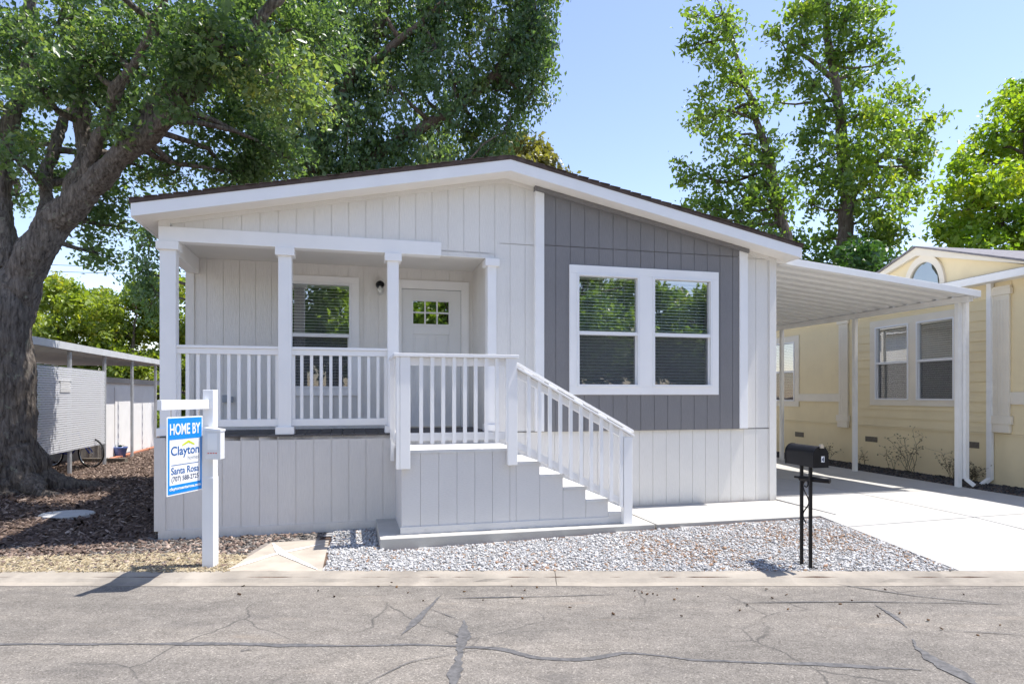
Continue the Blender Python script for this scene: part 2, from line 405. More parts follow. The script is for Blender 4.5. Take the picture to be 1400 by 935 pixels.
fd = MB(); fd.box(-14, 24, -9.5, -3.31, -.1, .012); tag(fd.build('bounce_slab', 'concrete'), 'pale unseen slab added across the road to bounce light', 'reflector', kind='structure')  # out-of-view pale slab, added to bounce sunlight onto the home's front
tag(kb2.build('far_kerb', 'kerb'), 'concrete kerb on the opposite road edge', 'kerb', kind='structure')

# driveway and walkway, poured panels with open joints
def hs(pts): return [h2w(*p) for p in pts]
def tfront(s): return (5.962-HY-s*sa)/ca     # where the panel meets the kerb
dv = MB(); jt = .011
def panel(mb, pts, zf=drive_z, depth=-.16): mb.slab(hs(pts), depth, zf)
rt = lambda t: 11.86+.06*t
panel(dv, [(7.60, tfront(7.60)), (9.7-jt, tfront(9.7)), (9.7-jt, -2.9), (9.7-jt, -1.73-jt), (7.80, -1.73-jt)])
panel(dv, [(9.7+jt, tfront(9.7)), (rt(-4.4), tfront(11.6)), (rt(-1.73), -1.73-jt), (9.7+jt, -1.73-jt), (9.7+jt, -2.9)])
panel(dv, [(7.80, -1.73+jt), (9.7-jt, -1.73+jt), (9.7-jt, .15-jt), (8.13, .15-jt), (8.13, -1.19), (7.87, -1.19)])
panel(dv, [(9.7+jt, -1.73+jt), (rt(-1.73), -1.73+jt), (rt(.15), .15-jt), (9.7+jt, .15-jt)])
for a, b in ((.15, 3.2), (3.2, 6.2), (6.2, 12.)):
    panel(dv, [(8.13, a+jt), (9.7-jt, a+jt), (9.7-jt, b-jt), (8.13, b-jt)])
    panel(dv, [(9.7+jt, a+jt), (rt(a), a+jt), (rt(b), b-jt), (9.7+jt, b-jt)])
tag(dv.build('driveway', 'concrete', bevel=.006), 'bright white concrete driveway with saw cut joints', 'driveway', kind='structure')
wk = MB(); wz = lambda X, Y: .118
panel(wk, [(2.41, -1.17), (5.6-jt, -1.18), (5.6-jt, -.03), (2.41, -.03)], wz, -.2)
panel(wk, [(5.6+jt, -1.18), (7.86-jt, -1.19), (8.11-jt, -1.19+.01), (8.11-jt, -.03), (5.6+jt, -.03)], wz, -.2)
tag(wk.build('walkway', 'walk', bevel=.008), 'concrete walkway slab under the steps', 'walkway', kind='structure')

pad_poly = [gp(307, 781), gp(440, 781), gp(450, 738), gp(372, 741.5)]
pd = MB(); pd.slab(pad_poly, -.1, lambda X, Y: .004)
pad = tag(pd.build('concrete_pad', 'pad'), 'small worn tan concrete pad beside the gravel', 'pad', kind='structure')
pm = MB(); z8 = lambda X, Y: .0085
ribbon(pm, [gp(308, 780), gp(372, 759), gp(440, 744)], .06, 0, .35, z8, .3)
pm2 = MB(); ribbon(pm2, [gp(373, 743.5), gp(386, 757), gp(434, 779.5)], .08, 0, .3, lambda X, Y: .0105, .3)
pm.build('paint_stripe', 'paint', pad); pm2.build('paint_stripe', 'paint', pad)

def inside(P, X, Y):
    r = np.zeros(len(X), bool); n = len(P)
    for i in range(n):
        x0, y0 = P[i]; x1, y1 = P[(i+1) % n]
        c = ((y0 > Y) != (y1 > Y)) & (X < (x1-x0)*(Y-y0)/(y1-y0+1e-12)+x0)
        r ^= c
    return r
lawn_v = np.vectorize(lawn)
def scatter(poly, n):
    P = np.array(poly); lo = P.min(0); hi = P.max(0)
    X = rng.uniform(lo[0], hi[0], n*3); Y = rng.uniform(lo[1], hi[1], n*3)
    k = inside(poly, X, Y); return X[k][:n], Y[k][:n]
ICO_V = np.array([(-1,1.618,0),(1,1.618,0),(-1,-1.618,0),(1,-1.618,0),(0,-1,1.618),(0,1,1.618),(0,-1,-1.618),(0,1,-1.618),(1.618,0,-1),(1.618,0,1),(-1.618,0,-1),(-1.618,0,1)])/1.9
ICO_F = np.array([(0,11,5),(0,5,1),(0,1,7),(0,7,10),(0,10,11),(1,5,9),(5,11,4),(11,10,2),(10,7,6),(7,1,8),(3,9,4),(3,4,2),(3,2,6),(3,6,8),(3,8,9),(4,9,5),(2,4,11),(6,2,10),(8,6,7),(9,8,1)])
def rot_rand(n):
    q = rng.normal(size=(n, 4)); q /= np.linalg.norm(q, axis=1)[:, None]; w, x, y, z = q.T
    return np.stack([np.stack([1-2*(y*y+z*z), 2*(x*y-z*w), 2*(x*z+y*w)], -1), np.stack([2*(x*y+z*w), 1-2*(x*x+z*z), 2*(y*z-x*w)], -1), np.stack([2*(x*z-y*w), 2*(y*z+x*w), 1-2*(x*x+y*y)], -1)], 1)
def stones(name, poly, n, size, m, tone, z0=0., zf=lawn_v):
    X, Y = scatter(poly, n); n = len(X)
    v = ICO_V[None]*(1+rng.uniform(-.28, .28, (n, 12, 1)))*rng.uniform(.55, 1.2, (n, 1, 3))
    v = np.einsum('nij,nkj->nki', rot_rand(n), v); v[:, :, 2] *= .7
    v *= (size*rng.lognormal(0, .35, n))[:, None, None]
    Z = zf(X, Y)+z0+rng.uniform(-.004, .012, n)
    v += np.stack([X, Y, Z], -1)[:, None]
    lp = (ICO_F[None]+np.arange(n)[:, None, None]*12).ravel()
    t = np.repeat(tone(n, X, Y), 20)
    return np_mesh(name, v.reshape(-1, 3), 3, lp, m, tone=t)
GR = [(-1.74, 5.955), (4.15, 5.955), (4.02, 7.0), (3.86, 7.98), (-1.35, 6.70), (-1.63, 7.86), (-2.15, 7.72)]
gb = MB()
for i in range(24):
    for j in range(10):
        pass
X0 = np.linspace(-2.2, 4.2, 33); Y0 = np.linspace(5.95, 8.0, 12)
for i in range(32):
    for j in range(11):
        cxm, cym = (X0[i]+X0[i+1])/2, (Y0[j]+Y0[j+1])/2
        if inside(GR, np.array([cxm]), np.array([cym]))[0]:
            q = [(X0[i], Y0[j]), (X0[i+1], Y0[j]), (X0[i+1], Y0[j+1]), (X0[i], Y0[j+1])]
            gb.add([(a, b, lawn(a, b)-.004) for a, b in q], [(0, 1, 2, 3)])
tag(gb.build('gravel_bed', 'gravelbase'), 'grey base under the loose gravel', 'ground', kind='structure')
def gtone(n, X, Y):
    t = np.clip(rng.beta(2.0, 1.15, n)*.82, 0, .82)
    patch = np.sin(X*2.1+1)*np.sin(Y*3.3+X)+rng.normal(0, .5, n)+np.where(X > 1.2, .35, -.5)
    br = rng.random(n) < np.clip(.05+.3*(patch > .45), 0, 1)
    return np.where(br, rng.uniform(.9, 1., n), t)
tag(stones('gravel', GR, 34000, .0095, 'gravelstone', gtone), 'loose white and grey gravel in front of the steps', 'gravel', kind='stuff')

def flakes(name, poly, n, l, w, m, tone, tilt=.35, z0=.004, zf=lawn_v, keep=None):
    X, Y = scatter(poly, n)
    if keep is not None: k = keep(X, Y); X, Y = X[k], Y[k]
    n = len(X); a = rng.uniform(0, 2*np.pi, n); L = l*rng.lognormal(0, .4, n); W = w*rng.lognormal(0, .3, n)
    d = np.stack([np.cos(a), np.sin(a), rng.normal(0, tilt, n)], -1); e = np.stack([-np.sin(a), np.cos(a), rng.normal(0, tilt, n)], -1)
    c = np.stack([X, Y, zf(X, Y)+z0+rng.uniform(0, .012, n)], -1)
    d *= L[:, None]/2; e *= W[:, None]/2; up = np.array([0, 0, .004])
    top = np.stack([c-d-e, c+d-e, c+d+e, c-d+e], 1)+up; bot = np.stack([c-d-e, c+d-e, c+d+e, c-d+e], 1)-up
    v = np.concatenate([bot, top], 1)
    F = np.array([(4,5,6,7),(0,1,5,4),(1,2,6,5),(2,3,7,6),(3,0,4,7)])
    lp = (F[None]+np.arange(n)[:, None, None]*8).ravel()
    return np_mesh(name, v.reshape(-1, 3), 4, lp, m, tone=np.repeat(tone(n), 5))
YARD = [(-9.5, 6.2), (-7, 6.35), (-5.2, 6.4), (-4.3, 6.6), h2w(-.03, -.07), h2w(-.03, 12), (-14, 22), (-14, 14)]
tag(flakes('mulch', YARD, 26000, .05, .022, 'chip', lambda n: np.clip(rng.normal(.45, .22, n), 0, 1)), 'reddish brown bark mulch under the oak', 'mulch', kind='stuff')
STRAW = [(-7., 5.93), (-2.66, 5.93), (-2.70, 6.5), (-3.4, 6.6), (-7., 6.3)]
ss = MB()
def verge_top(x):
    e = 6.45+.12*math.sin(x*3)+.06*math.sin(x*9+1)
    return e+(7.95-e)*sstep(-4.5, -4.05, x)
for i in range(60):
    a, b = -7+i*.08, -7+(i+1)*.08
    ss.quad((a, 5.955, -.004), (b, 5.955, -.004), (b, verge_top(b), -.004), (a, verge_top(a), -.004))
tag(ss.build('sandy_verge', 'sandsoil'), 'sandy strip of soil behind the kerb', 'ground', kind='structure')
tag(flakes('bark_crumbs', [(-7, 5.98), (-2.75, 5.98), (-2.74, 7.1), (-2.3, 7.6), h2w(0, -.07), (-7, 6.6)], 1700, .035, .018, 'chip', lambda n: np.clip(rng.normal(.55, .25, n), 0, 1)), 'bark crumbs strewn over the sandy verge', 'mulch', kind='stuff')
tag(flakes('straw', STRAW, 9000, .05, .004, 'strawblade', lambda n: rng.random(n), .25, .002), 'dry straw grass along the kerb by the signpost', 'dry grass', kind='stuff')
tag(stones('pebbles', [(-7.5, 5.97), (-2.70, 5.97), (-2.74, 7.1), (-2.2, 7.3), (-2.2, 7.65), h2w(-.1, -.1), (-7.5, 6.7)], 4200, .011, 'darkstone', lambda n, X, Y: rng.random(n)**.6), 'scattered grey pebbles in front of the skirting', 'pebbles', kind='stuff')
LIT = [(-3, 5.3), (3.6, 4.4), (4.0, 5.72), (-3, 5.72)]
tag(flakes('leaf_litter', LIT, 45, .016, .011, 'litter', lambda n: rng.random(n), .3, 0., lambda X, Y: np.where(Y > 5.66, -.03, -.048)), 'tiny dry leaf crumbs scattered on the road', 'leaf litter', kind='stuff')

# ------------------------------------------------------------------ the grey home
home = thing('manufactured_home', 'light grey single storey home with covered porch and charcoal window panel', 'house', (HX, HY, 0), HA)
def soff(s): return 3.58+.203*(min(s, 8.1-s)+.2)
PITCH = .2032
def siding(mb, s0, s1, zb, zt, t, flip=False, axis='x', gw=.009, gd=.007, pitch=PITCH, ph=.055):
    zt_ = zt if callable(zt) else (lambda s: zt)
    cuts = [s0]; k = math.ceil((s0-ph)/pitch)
    while ph+k*pitch < s1-gw:
        g = ph+k*pitch
        if g > s0+.004: cuts.append(g)
        k += 1
    cuts.append(s1)
    def P(s, d, z): return (s, t+d, z) if axis == 'x' else (t+d if flip else t-d, s, z)
    for i in range(len(cuts)-1):
        a = cuts[i]+(gw if i else 0); b = cuts[i+1]
        m = (a+b)/2
        if 4.05 > a and 4.05 < b and callable(zt):
            mb.add([P(a,0,zb),P(4.05,0,zb),P(4.05,0,zt_(4.05)),P(a,0,zt_(a))],[(0,1,2,3)]); mb.add([P(4.05,0,zb),P(b,0,zb),P(b,0,zt_(b)),P(4.05,0,zt_(4.05))],[(0,1,2,3)])
        else: mb.add([P(a,0,zb),P(b,0,zb),P(b,0,zt_(b)),P(a,0,zt_(a))],[(0,1,2,3)])
        if i < len(cuts)-2:
            c = b+gw
            mb.add([P(b,0,zb),P(b,gd,zb),P(c,gd,zb),P(c,0,zb),P(b,0,zt_(b)),P(b,gd,zt_(b)),P(c,gd,zt_(c)),P(c,0,zt_(c))],[(0,1,5,4),(1,2,6,5),(2,3,7,6)])
    return mb
PD = 1.2                                     # porch depth
w = MB()
siding(w, .12, 3.225, 3.565, soff, 0); w.build('gable_wall', 'siding', home); w = MB(); siding(w, 3.225, 3.99, 3.415, soff, 0)
siding(w, 3.99, 4.45, 1.165, 3.600, 0); siding(w, 3.99, 4.45, 3.608, soff, 0)
w.box(3.99, 4.45, .012, .03, 3.59, 3.62); w.build('front_wall', 'siding', home); w = MB()
siding(w, 7.61, 8.0, 1.165, 3.600, 0); siding(w, 7.61, 8.0, 3.608, soff, 0)
w.box(7.61, 8.0, .012, .03, 3.59, 3.62)
w.build('front_wall', 'siding', home)
w = MB()                                     # porch recess: back wall round window and door, return wall
siding(w, .11, 1.165, 1.16, 3.46, PD); siding(w, 1.165, 2.235, 3.29, 3.46, PD); siding(w, 1.165, 2.235, 1.16, 1.63, PD)
siding(w, 2.235, 2.73, 1.16, 3.46, PD); siding(w, 2.73, 3.80, 3.29, 3.46, PD); siding(w, 3.80, 3.86, 1.16, 3.46, PD)
siding(w, 0., PD, 1.16, 3.46, 3.86, True, 'y')
w.build('porch_wall', 'siding', home)
w = MB(); w.box(.02, 8.09, 12.0, 12.05, 0, 3.6); w.box(.02, .06, PD+.01, 12, 0, soff(.04)); w.box(8.05, 8.1, .03, 12., 0, soff(8.08)); w.prism([(.02, 3.6), (8.09, 3.6), (4.05, 4.42)], 12.0, 12.05)
w.box(.06, 8.05, PD+.3, 11.9, 1.02, 1.1)
w.box(4.0, 4.04, .2, PD+.02, 1.1, 3.45)
w.build('side_wall', 'siding', home)
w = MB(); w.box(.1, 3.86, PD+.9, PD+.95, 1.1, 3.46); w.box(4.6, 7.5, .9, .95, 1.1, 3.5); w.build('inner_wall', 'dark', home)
# charcoal bump-out panel
w = MB(); tz = -.045
def gtop(s): return soff(s)-.055
siding(w, 4.572, 4.92, 1.165, 3.600, tz); siding(w, 7.14, 7.478, 1.165, 3.600, tz)
siding(w, 4.92, 7.14, 3.365, 3.600, tz); siding(w, 4.92, 7.14, 1.165, 1.645, tz); siding(w, 4.572, 7.478, 3.609, gtop, tz)
w.box(4.572, 7.478, tz+.014, tz+.03, 3.59, 3.62); w.box(4.572, 7.478, tz+.002, .0, 1.158, 1.165)
w.build('charcoal_panel', 'charcoal', home)
w = MB(); w.prism([(4.44, soff(4.44)-.055), (7.62, soff(7.62)-.055), (7.62, soff(7.62)-.003), (4.44, soff(4.44)-.003)], -.085, .0); w.build('panel_cap', 'charcoal', home)
def board(name, m, *b, bevel=.004): 
    q = MB()
    for x in b: q.box(*x)
    return q.build(name, m, home, bevel=bevel)
w = MB()
w.prism([(4.45, 1.165), (4.57, 1.165), (4.57, soff(4.57)-.058), (4.45, soff(4.45)-.058)], -.065, .01)
w.build('trim_board', 'white', home, bevel=.003)
w = MB(); w.prism([(7.48, 1.165), (7.61, 1.165), (7.61, soff(7.61)-.058), (7.48, soff(7.48)-.058)], -.065, .01); w.build('trim_board', 'white', home, bevel=.003)
w = MB(); w.prism([(8.0, .118), (8.11, .118), (8.11, soff(8.11)), (8.0, soff(8.0))], -.022, .1); w.build('corner_board', 'siding', home, bevel=.003)
board('corner_board', 'siding', (.005, .11, PD-.022, PD+.06, 1.16, 3.27))
# skirting
w = MB(); siding(w, .07, 2.66, .105, 1.155, -.05); w.box(.0, 2.66, -.062, -.02, -.03, .105); w.box(-.04, .075, -.066, -.015, .1, 1.155)
siding(w, -.04, PD, .05, 1.155, -.036, True, 'y'); w.box(-.03, 2.66, -.05, -.02, 1.11, 1.155)
w.build('skirting', 'skirt', home)
w = MB(); siding(w, 2.66, 8.0, .13, 1.155, 0); w.box(2.66, 8.0, .002, .03, .03, .135); w.build('skirting', 'siding', home)
board('drip_flashing', 'black', (4.0, 8.0, -.004, .02, 1.156, 1.164), bevel=0)
w = MB()
for i in range(27):
    w.box(.02+i*.143, .02+i*.143+.137, -.065, PD, 1.15, 1.172)
w.build('porch_deck', 'deck', home)
board('porch_ceiling', 'siding', (.0, 3.98, .0, PD+.05, 3.455, 3.475), bevel=0)
# porch beams and posts
board('porch_beam', 'white', (-.005, 3.222, -.03, .12, 3.395, 3.562))
board('porch_beam', 'white', (.02, .17, .122, PD, 3.255, 3.452))
board('porch_beam', 'siding', (3.224, 3.99, -.004, .12, 3.40, 3.414), bevel=0)
board('corner_board', 'siding', (3.9395, 4.075, -.006, .05, 1.166, 3.395))
for a, b in ((.005, .172), (1.279, 1.429), (2.555, 2.693), (3.822, 3.938)):
    q = MB(); q.box(a, b, -.02, .13, 1.172, 3.394 if a < 3.5 else 3.399)
    p = q.build('porch_post', 'white', home, bevel=.004)
    q = MB(); q.box(a-.034, b+.034, -.054, .164, 3.298, 3.392); q.build('post_cap', 'white', p, bevel=.004)
    q = MB(); q.box(a-.03, b+.03, -.05, .16, 1.173, 1.262); q.build('post_base', 'white', p, bevel=.004)
for a, b, nb in ((.172, 1.279, 9), (1.429, 2.555, 9)):
    q = MB(); q.box(a, b, .02, .09, 2.12, 2.185); q.box(a, b, .005, .105, 2.186, 2.218); q.build('top_rail', 'white', home, bevel=.003); q = MB(); q.box(a, b, .025, .085, 1.268, 1.352)
    r = q.build('porch_railing', 'white', home, bevel=.003)
    sp = (b-a)/(nb+1)
    for i in range(nb+2):
        x = a+sp*i; x = min(max(x, a+.019), b-.019)
        q = MB(); q.box(x-.018, x+.018, .037, .073, 1.353, 2.119); q.build('baluster', 'white', r)

def window(parent, s0, s1, z0, z1, t, sashes, trim='white', split=.5, tw=.022, blind=True, screens=True, depth=.07, name='window', pitch=.042, wob=False):
    """sashes: list of (a, b, c, d) openings inside the flat trim board"""
    m = MB(); zs0 = sashes[0][2]; zs1 = sashes[0][3]
    m.box(s0, s1, t-tw, t+.02, zs1, z1); m.box(s0, s1, t-tw, t+.02, z0, zs0)
    e = [s0]+[x for q in sashes for x in (q[0], q[1])]+[s1]
    for i in range(0, len(e), 2): m.box(e[i], e[i+1], t-tw, t+.02, zs0+.0005, zs1-.0005)
    wd = m.build(name, trim, parent, bevel=.003)
    for a, b, c, d in sashes:
        mid = c+(d-c)*split; f = MB(); fr = .028
        y0, y1 = t-tw-.012, t+.045
        f.box(a-.004, a+fr, y0, y1, c, d); f.box(b-fr, b+.004, y0, y1, c, d); f.box(a+fr, b-fr, y0, y1, d-fr, d+.004); f.box(a+fr, b-fr, y0, y1, c-.004, c+fr)
        f.box(a+fr, b-fr, y0+.008, y1, mid-.024, mid+.024)
        f.box(a+fr, a+fr+.02, t+.01, y1, c+fr, mid-.024); f.box(b-fr-.02, b-fr, t+.01, y1, c+fr, mid-.024)
        f.build('sash', 'vinyl', wd, bevel=.002)
        g = MB(); g.quad((a+fr, t+.02, mid+.02), (b-fr, t+.02, mid+.02), (b-fr, t+.02, d-fr), (a+fr, t+.02, d-fr))
        g.quad((a+fr, t+.036, c+fr), (b-fr, t+.036, c+fr), (b-fr, t+.036, mid-.02), (a+fr, t+.036, mid-.02)); g.build('glass_pane', 'glass', wd)
        if screens:
            g = MB(); g.quad((a+fr, t+.012, c+fr), (b-fr, t+.012, c+fr), (b-fr, t+.012, mid-.02), (a+fr, t+.012, mid-.02)); g.build('insect_screen', 'screen', wd)
        if blind:
            g = MB(); n = int((d-c)/pitch); yb = t+.10
            for i in range(n):
                z = c+.02+i*pitch; hh = .013; dd = .019; bow = random.uniform(-.002, .002)
                g.add([(a+.012, yb-dd, z-hh), (b-.012, yb-dd, z-hh+bow), (b-.012, yb+dd, z+hh+bow), (a+.012, yb+dd, z+hh),
                       (a+.012, yb-dd, z-hh+.0025), (b-.012, yb-dd, z-hh+.0025+bow), (b-.012, yb+dd, z+hh+.0025+bow), (a+.012, yb+dd, z+hh+.0025)],
                      [(0,1,2,3),(7,6,5,4),(0,4,5,1),(1,5,6,2),(2,6,7,3),(3,7,4,0)])
            g.box(a+.01, b-.01, yb-.025, yb+.025, d-.05, d-.005)
            for x in (a+(b-a)*.2, a+(b-a)*.5, a+(b-a)*.8): g.box(x-.0012, x+.0012, yb-.024, yb-.022, c, d-.03)
            g.build('blinds', 'blind', wd)
    return wd
window(home, 4.92, 7.14, 1.645, 3.365, -.045, [(5.025, 5.925, 1.755, 3.255), (6.125, 7.035, 1.755, 3.255)], split=.475)
window(home, 1.165, 2.235, 1.63, 3.29, PD, [(1.275, 2.125, 1.735, 3.20)], split=.5)
# front door
q = MB(); q.box(2.73, 2.828, PD-.025, PD+.02, 1.172, 3.29); q.box(3.688, 3.80, PD-.025, PD+.02, 1.172, 3.29); q.box(2.828, 3.688, PD-.025, PD+.02, 3.165, 3.29)
dr = q.build('door', 'white', home, bevel=.003); dr['label'] = 'pale grey front door with six small panes'
q = MB(); a, b, c, d = 2.99, 3.51, 2.665, 2.997
q.box(2.832, a, PD+.005, PD+.05, 1.19, 3.16); q.box(b, 3.684, PD+.005, PD+.05, 1.19, 3.16); q.box(a, b, PD+.005, PD+.05, d, 3.16)
pz0, pz1 = 1.46, 2.517
q.box(a, b, PD+.005, PD+.05, pz1, c); q.box(a, b, PD+.005, PD+.05, 1.19, pz0); q.box(3.205, 3.295, PD+.005, PD+.05, pz0, pz1)
for x0, x1 in ((a, 3.205), (3.295, b)):
    q.box(x0, x1, PD+.02, PD+.045, pz0, pz1); q.box(x0+.035, x1-.035, PD+.012, PD+.03, pz0+.035, pz1-.035)
q.build('door_leaf', 'door', dr, bevel=.003)
q = MB(); q.quad((a, PD+.03, c), (b, PD+.03, c), (b, PD+.03, d), (a, PD+.03, d)); q.build('door_glass', 'doorglass', dr)
q = MB(); q.box(a-.02, b+.02, PD-.008, PD+.006, d, d+.025); q.box(a-.02, b+.02, PD-.008, PD+.006, c-.025, c); q.box(a-.025, a, PD-.008, PD+.006, c, d); q.box(b, b+.025, PD-.008, PD+.006, c, d)
for i in (1, 2): x = a+(b-a)*i/3; q.box(x-.009, x+.009, PD+.0, PD+.028, c, d)
q.box(a, b, PD+.002, PD+.027, (c+d)/2-.009, (c+d)/2+.009); q.build('muntin', 'door', dr)
q = MB(); q.box(2.832, 3.684, PD-.05, PD+.03, 1.172, 1.19); q.build('threshold', 'steel', dr)
q = MB(); q.tube([(2.90, PD+.0, 2.06), (2.90, PD-.03, 2.06), (2.90, PD-.035, 2.06), (2.90, PD-.05, 2.06), (2.90, PD-.065, 2.06)], [.014, .014, .026, .03, .016], 14); q.build('door_handle', 'steel', dr, True)
# porch lamp
q = MB(); q.tube([(2.52, PD, 3.2), (2.52, PD-.02, 3.2)], .055, 20); q.tube([(2.52, PD-.02, 3.21), (2.52, PD-.075, 3.225)], .014, 10)
q.lathe((2.52, PD-.085, 3.175), [(.058, 0), (.06, .03), (.045, .055), (.02, .07), (.008, .075)], 24)
lp_ = q.build('porch_lamp', 'black', home, True); lp_['label'] = 'small black jar lamp on the porch wall'
q = MB(); q.lathe((2.52, PD-.085, 3.045), [(.028, 0), (.046, .02), (.05, .06), (.05, .132)], 24); q.build('glass_jar', 'lampglass', lp_, True)
q = MB(); q.lathe((2.52, PD-.085, 3.085), [(.008, 0), (.026, .02), (.03, .045), (.015, .08), (.014, .1)], 16); q.build('bulb', 'fillet', lp_, True)
so, zo = on_plane((HX, HY), HA, 308, 545, PD)
q = MB(); q.box(so-.035, so+.035, PD-.03, PD, zo-.05, zo+.05); q.box(so+.045, so+.1, PD-.045, PD, zo-.05, zo+.03); q.build('outlet_box', 'signgrey', home, bevel=.004)
# roof
def rake(m, name, lo, hi, y0, y1, x0=-.2, x1=8.3, par=home):
    q = MB(); zl = lambda s, k: soff(s)+k
    q.prism([(x0, zl(x0, lo)), (4.05, zl(4.05, lo)), (x1, zl(x1, lo)), (x1, zl(x1, hi)), (4.05, zl(4.05, hi)), (x0, zl(x0, hi))], y0, y1)
    return q.build(name, m, par)
rf = rake('shingle', 'roof', .14, .185, -.335, 12.3, -.215, 8.315)
q = MB()                                     # raised edge of each shingle course along the rake
L = math.hypot(4.26, 4.26*.203)
for side in (0, 1):
    for i in range(29):
        f0, f1 = i/29, (i+1)/29-.002
        xs = [(-.22+4.27*f, soff(-.22+4.27*f)+.186) for f in (f0, f1)] if side == 0 else [(8.32-4.27*f, soff(8.32-4.27*f)+.186) for f in (f0, f1)]
        lift = .014
        (xa, za), (xb, zb) = xs
        dy = random.uniform(-.008, .006)
        q.add([(xa, -.345+dy, za), (xb, -.345+dy, zb), (xb, -.345+dy, zb+.003), (xa, -.345+dy, za+lift), (xa, 12.3, za), (xb, 12.3, zb), (xb, 12.3, zb+.003), (xa, 12.3, za+lift)],
              [(0,1,2,3),(7,6,5,4),(3,2,6,7),(0,3,7,4),(1,5,6,2)])
q.build('shingle_course', 'shingle', rf)
rake('white', 'rake_fascia', -.002, .138, -.325, -.30)
q = MB(); q.box(-.205, -.185, -.299, 12.3, 3.575, 3.715); q.build('eave_fascia', 'white', home); q = MB(); q.box(8.285, 8.305, -.299, 12.3, 3.575, 3.715); q.build('eave_fascia', 'white', home)
rake('soffit', 'soffit', .002, .03, -.299, 12.28, -.184, 8.284)
q = MB()
for i in range(2):
    pass
q.prism([(.115, soff(.115)-.05), (4.05, soff(4.05)-.05), (4.45, soff(4.45)-.05), (4.45, soff(4.45)+.001), (4.05, soff(4.05)+.001), (.115, soff(.115)+.001)], -.016, .004)
q.build('frieze_board', 'siding', home); q = MB(); q.prism([(7.61, soff(7.61)-.05), (8.0, soff(8.0)-.05), (8.0, soff(8.0)+.001), (7.61, soff(7.61)+.001)], -.016, .004)
q.build('frieze_board', 'siding', home)
q = MB(); q.prism([(-.005, 3.563), (.115, 3.563), (.115, soff(.115)), (-.005, soff(-.005))], -.028, .1); q.build('corner_board', 'siding', home)

# ------------------------------------------------------------------ entry stairs
ox, oy = h2w(2.65, -1.0); O = (2.65, -1.0, 0)
stair = thing('entry_stairs', 'grey entry landing and steps with white railing', 'stairs', (ox, oy, .118), HA)
OS = (2.65, -1.0, .118)
RI, RU, LZ, SX = .1555, .2825, 1.03, 3.942
tz_ = [LZ-RI*(i+1) for i in range(5)]
prof = [(2.65, .118), (SX+RU*5, .118), (SX+RU*5, tz_[4]-.03)]
for i in range(4, -1, -1):
    prof += [(SX+RU*i, tz_[i]-.03), (SX+RU*i, (tz_[i-1] if i else LZ)-.03)]
prof += [(2.65, LZ-.03)]
q = MB(OS)
def ptop(s):
    if s < SX: return LZ-.03
    return tz_[min(4, int((s-SX)/RU+1e-6))]-.03
edges = [2.65+i*.2032 for i in range(7)]+[SX]+[SX+RU*i for i in range(1, 6)]
q.prism(prof, -.985, -.055)
for i in range(len(edges)-1):
    a, b = edges[i], edges[i+1]
    q.box(a+(.0015 if i else 0), b-.0015, -1.0, -.986, .118, ptop((a+b)/2)-.0005)
sb = q.build('stair_panel', 'stair', stair, bevel=.0015)
q = MB(OS); q.box(2.635, SX+RU*5-.28, -1.012, -1.0005, .119, .2); q.build('base_board', 'stair', stair, bevel=.002)
q = MB(OS); q.box(2.64, SX+.012, -1.012, -.06, LZ-.0295, LZ); q.build('landing_deck', 'tread', stair, bevel=.003)
for i in range(5):
    q = MB(OS); q.box(SX+RU*i+.001, SX+RU*(i+1)+.012, -1.008, -.06, tz_[i]-.0295, tz_[i]); q.build('tread', 'tread', stair, bevel=.003)
TY0, TY1 = -1.075, -1.013                    # railing plane
def post(x0, x1, y0, y1, z0, z1):
    q = MB(OS); q.box(x0, x1, y0, y1, z0, z1); return q.build('newel_post', 'white', stair, bevel=.004)
post(2.625, 2.735, -1.085, -1.013, .84, 2.055); post(2.585, 2.622, -1.085, -.985, .84, 2.055)
post(3.826, 3.936, -1.085, -1.013, .85, 2.055); post(5.236, 5.346, -1.085, -.99, .118, 1.145)
post(2.585, 2.63, -.19, -.09, .84, 2.055)
q = MB(OS); q.box(2.737, 3.824, -1.045, -1.005, 1.965, 2.05); q.box(2.56, 3.95, -1.10, -.98, 2.056, 2.092); q.build('top_rail', 'white', stair, bevel=.003); q = MB(OS); q.box(2.737, 3.824, -1.045, -1.005, 1.14, 1.225)
fr_ = q.build('landing_railing', 'white', stair, bevel=.003)
for i in range(9):
    x = 2.735+.121*(i+1)-.002; q = MB(OS); q.box(x-.019, x+.019, -1.083, -1.046, 1.11, 2.054); q.build('baluster', 'white', fr_)
q = MB(OS); q.box(2.59, 2.625, -.984, -.191, 1.965, 2.05); q.box(2.565, 2.65, -.979, -.08, 2.056, 2.092); q.build('top_rail', 'white', stair, bevel=.003); q = MB(OS); q.box(2.59, 2.625, -.984, -.191, 1.14, 1.225)
sr_ = q.build('landing_railing', 'white', stair, bevel=.003)
for i in range(6):
    y = -.985+.115*(i+1); q = MB(OS); q.box(2.57, 2.589, y-.019, y+.019, 1.11, 2.054); q.build('baluster', 'white', sr_)
sl = -RI/RU; z_at = lambda s, z0: z0+sl*(s-3.936)
q = MB(OS)
def srail(y0, y1, zl, zh, x0=3.938, x1=5.234):
    q.prism([(x0, z_at(x0, zl)), (x1, z_at(x1, zl)), (x1, z_at(x1, zh)), (x0, z_at(x0, zh))], y0, y1)
srail(-1.045, -1.005, 1.845, 1.93); srail(-1.045, -1.005, 1.04, 1.125); srail(-1.10, -.99, 1.933, 1.958, 3.938, 5.365)
st_ = q.build('stair_railing', 'white', stair, bevel=.003)
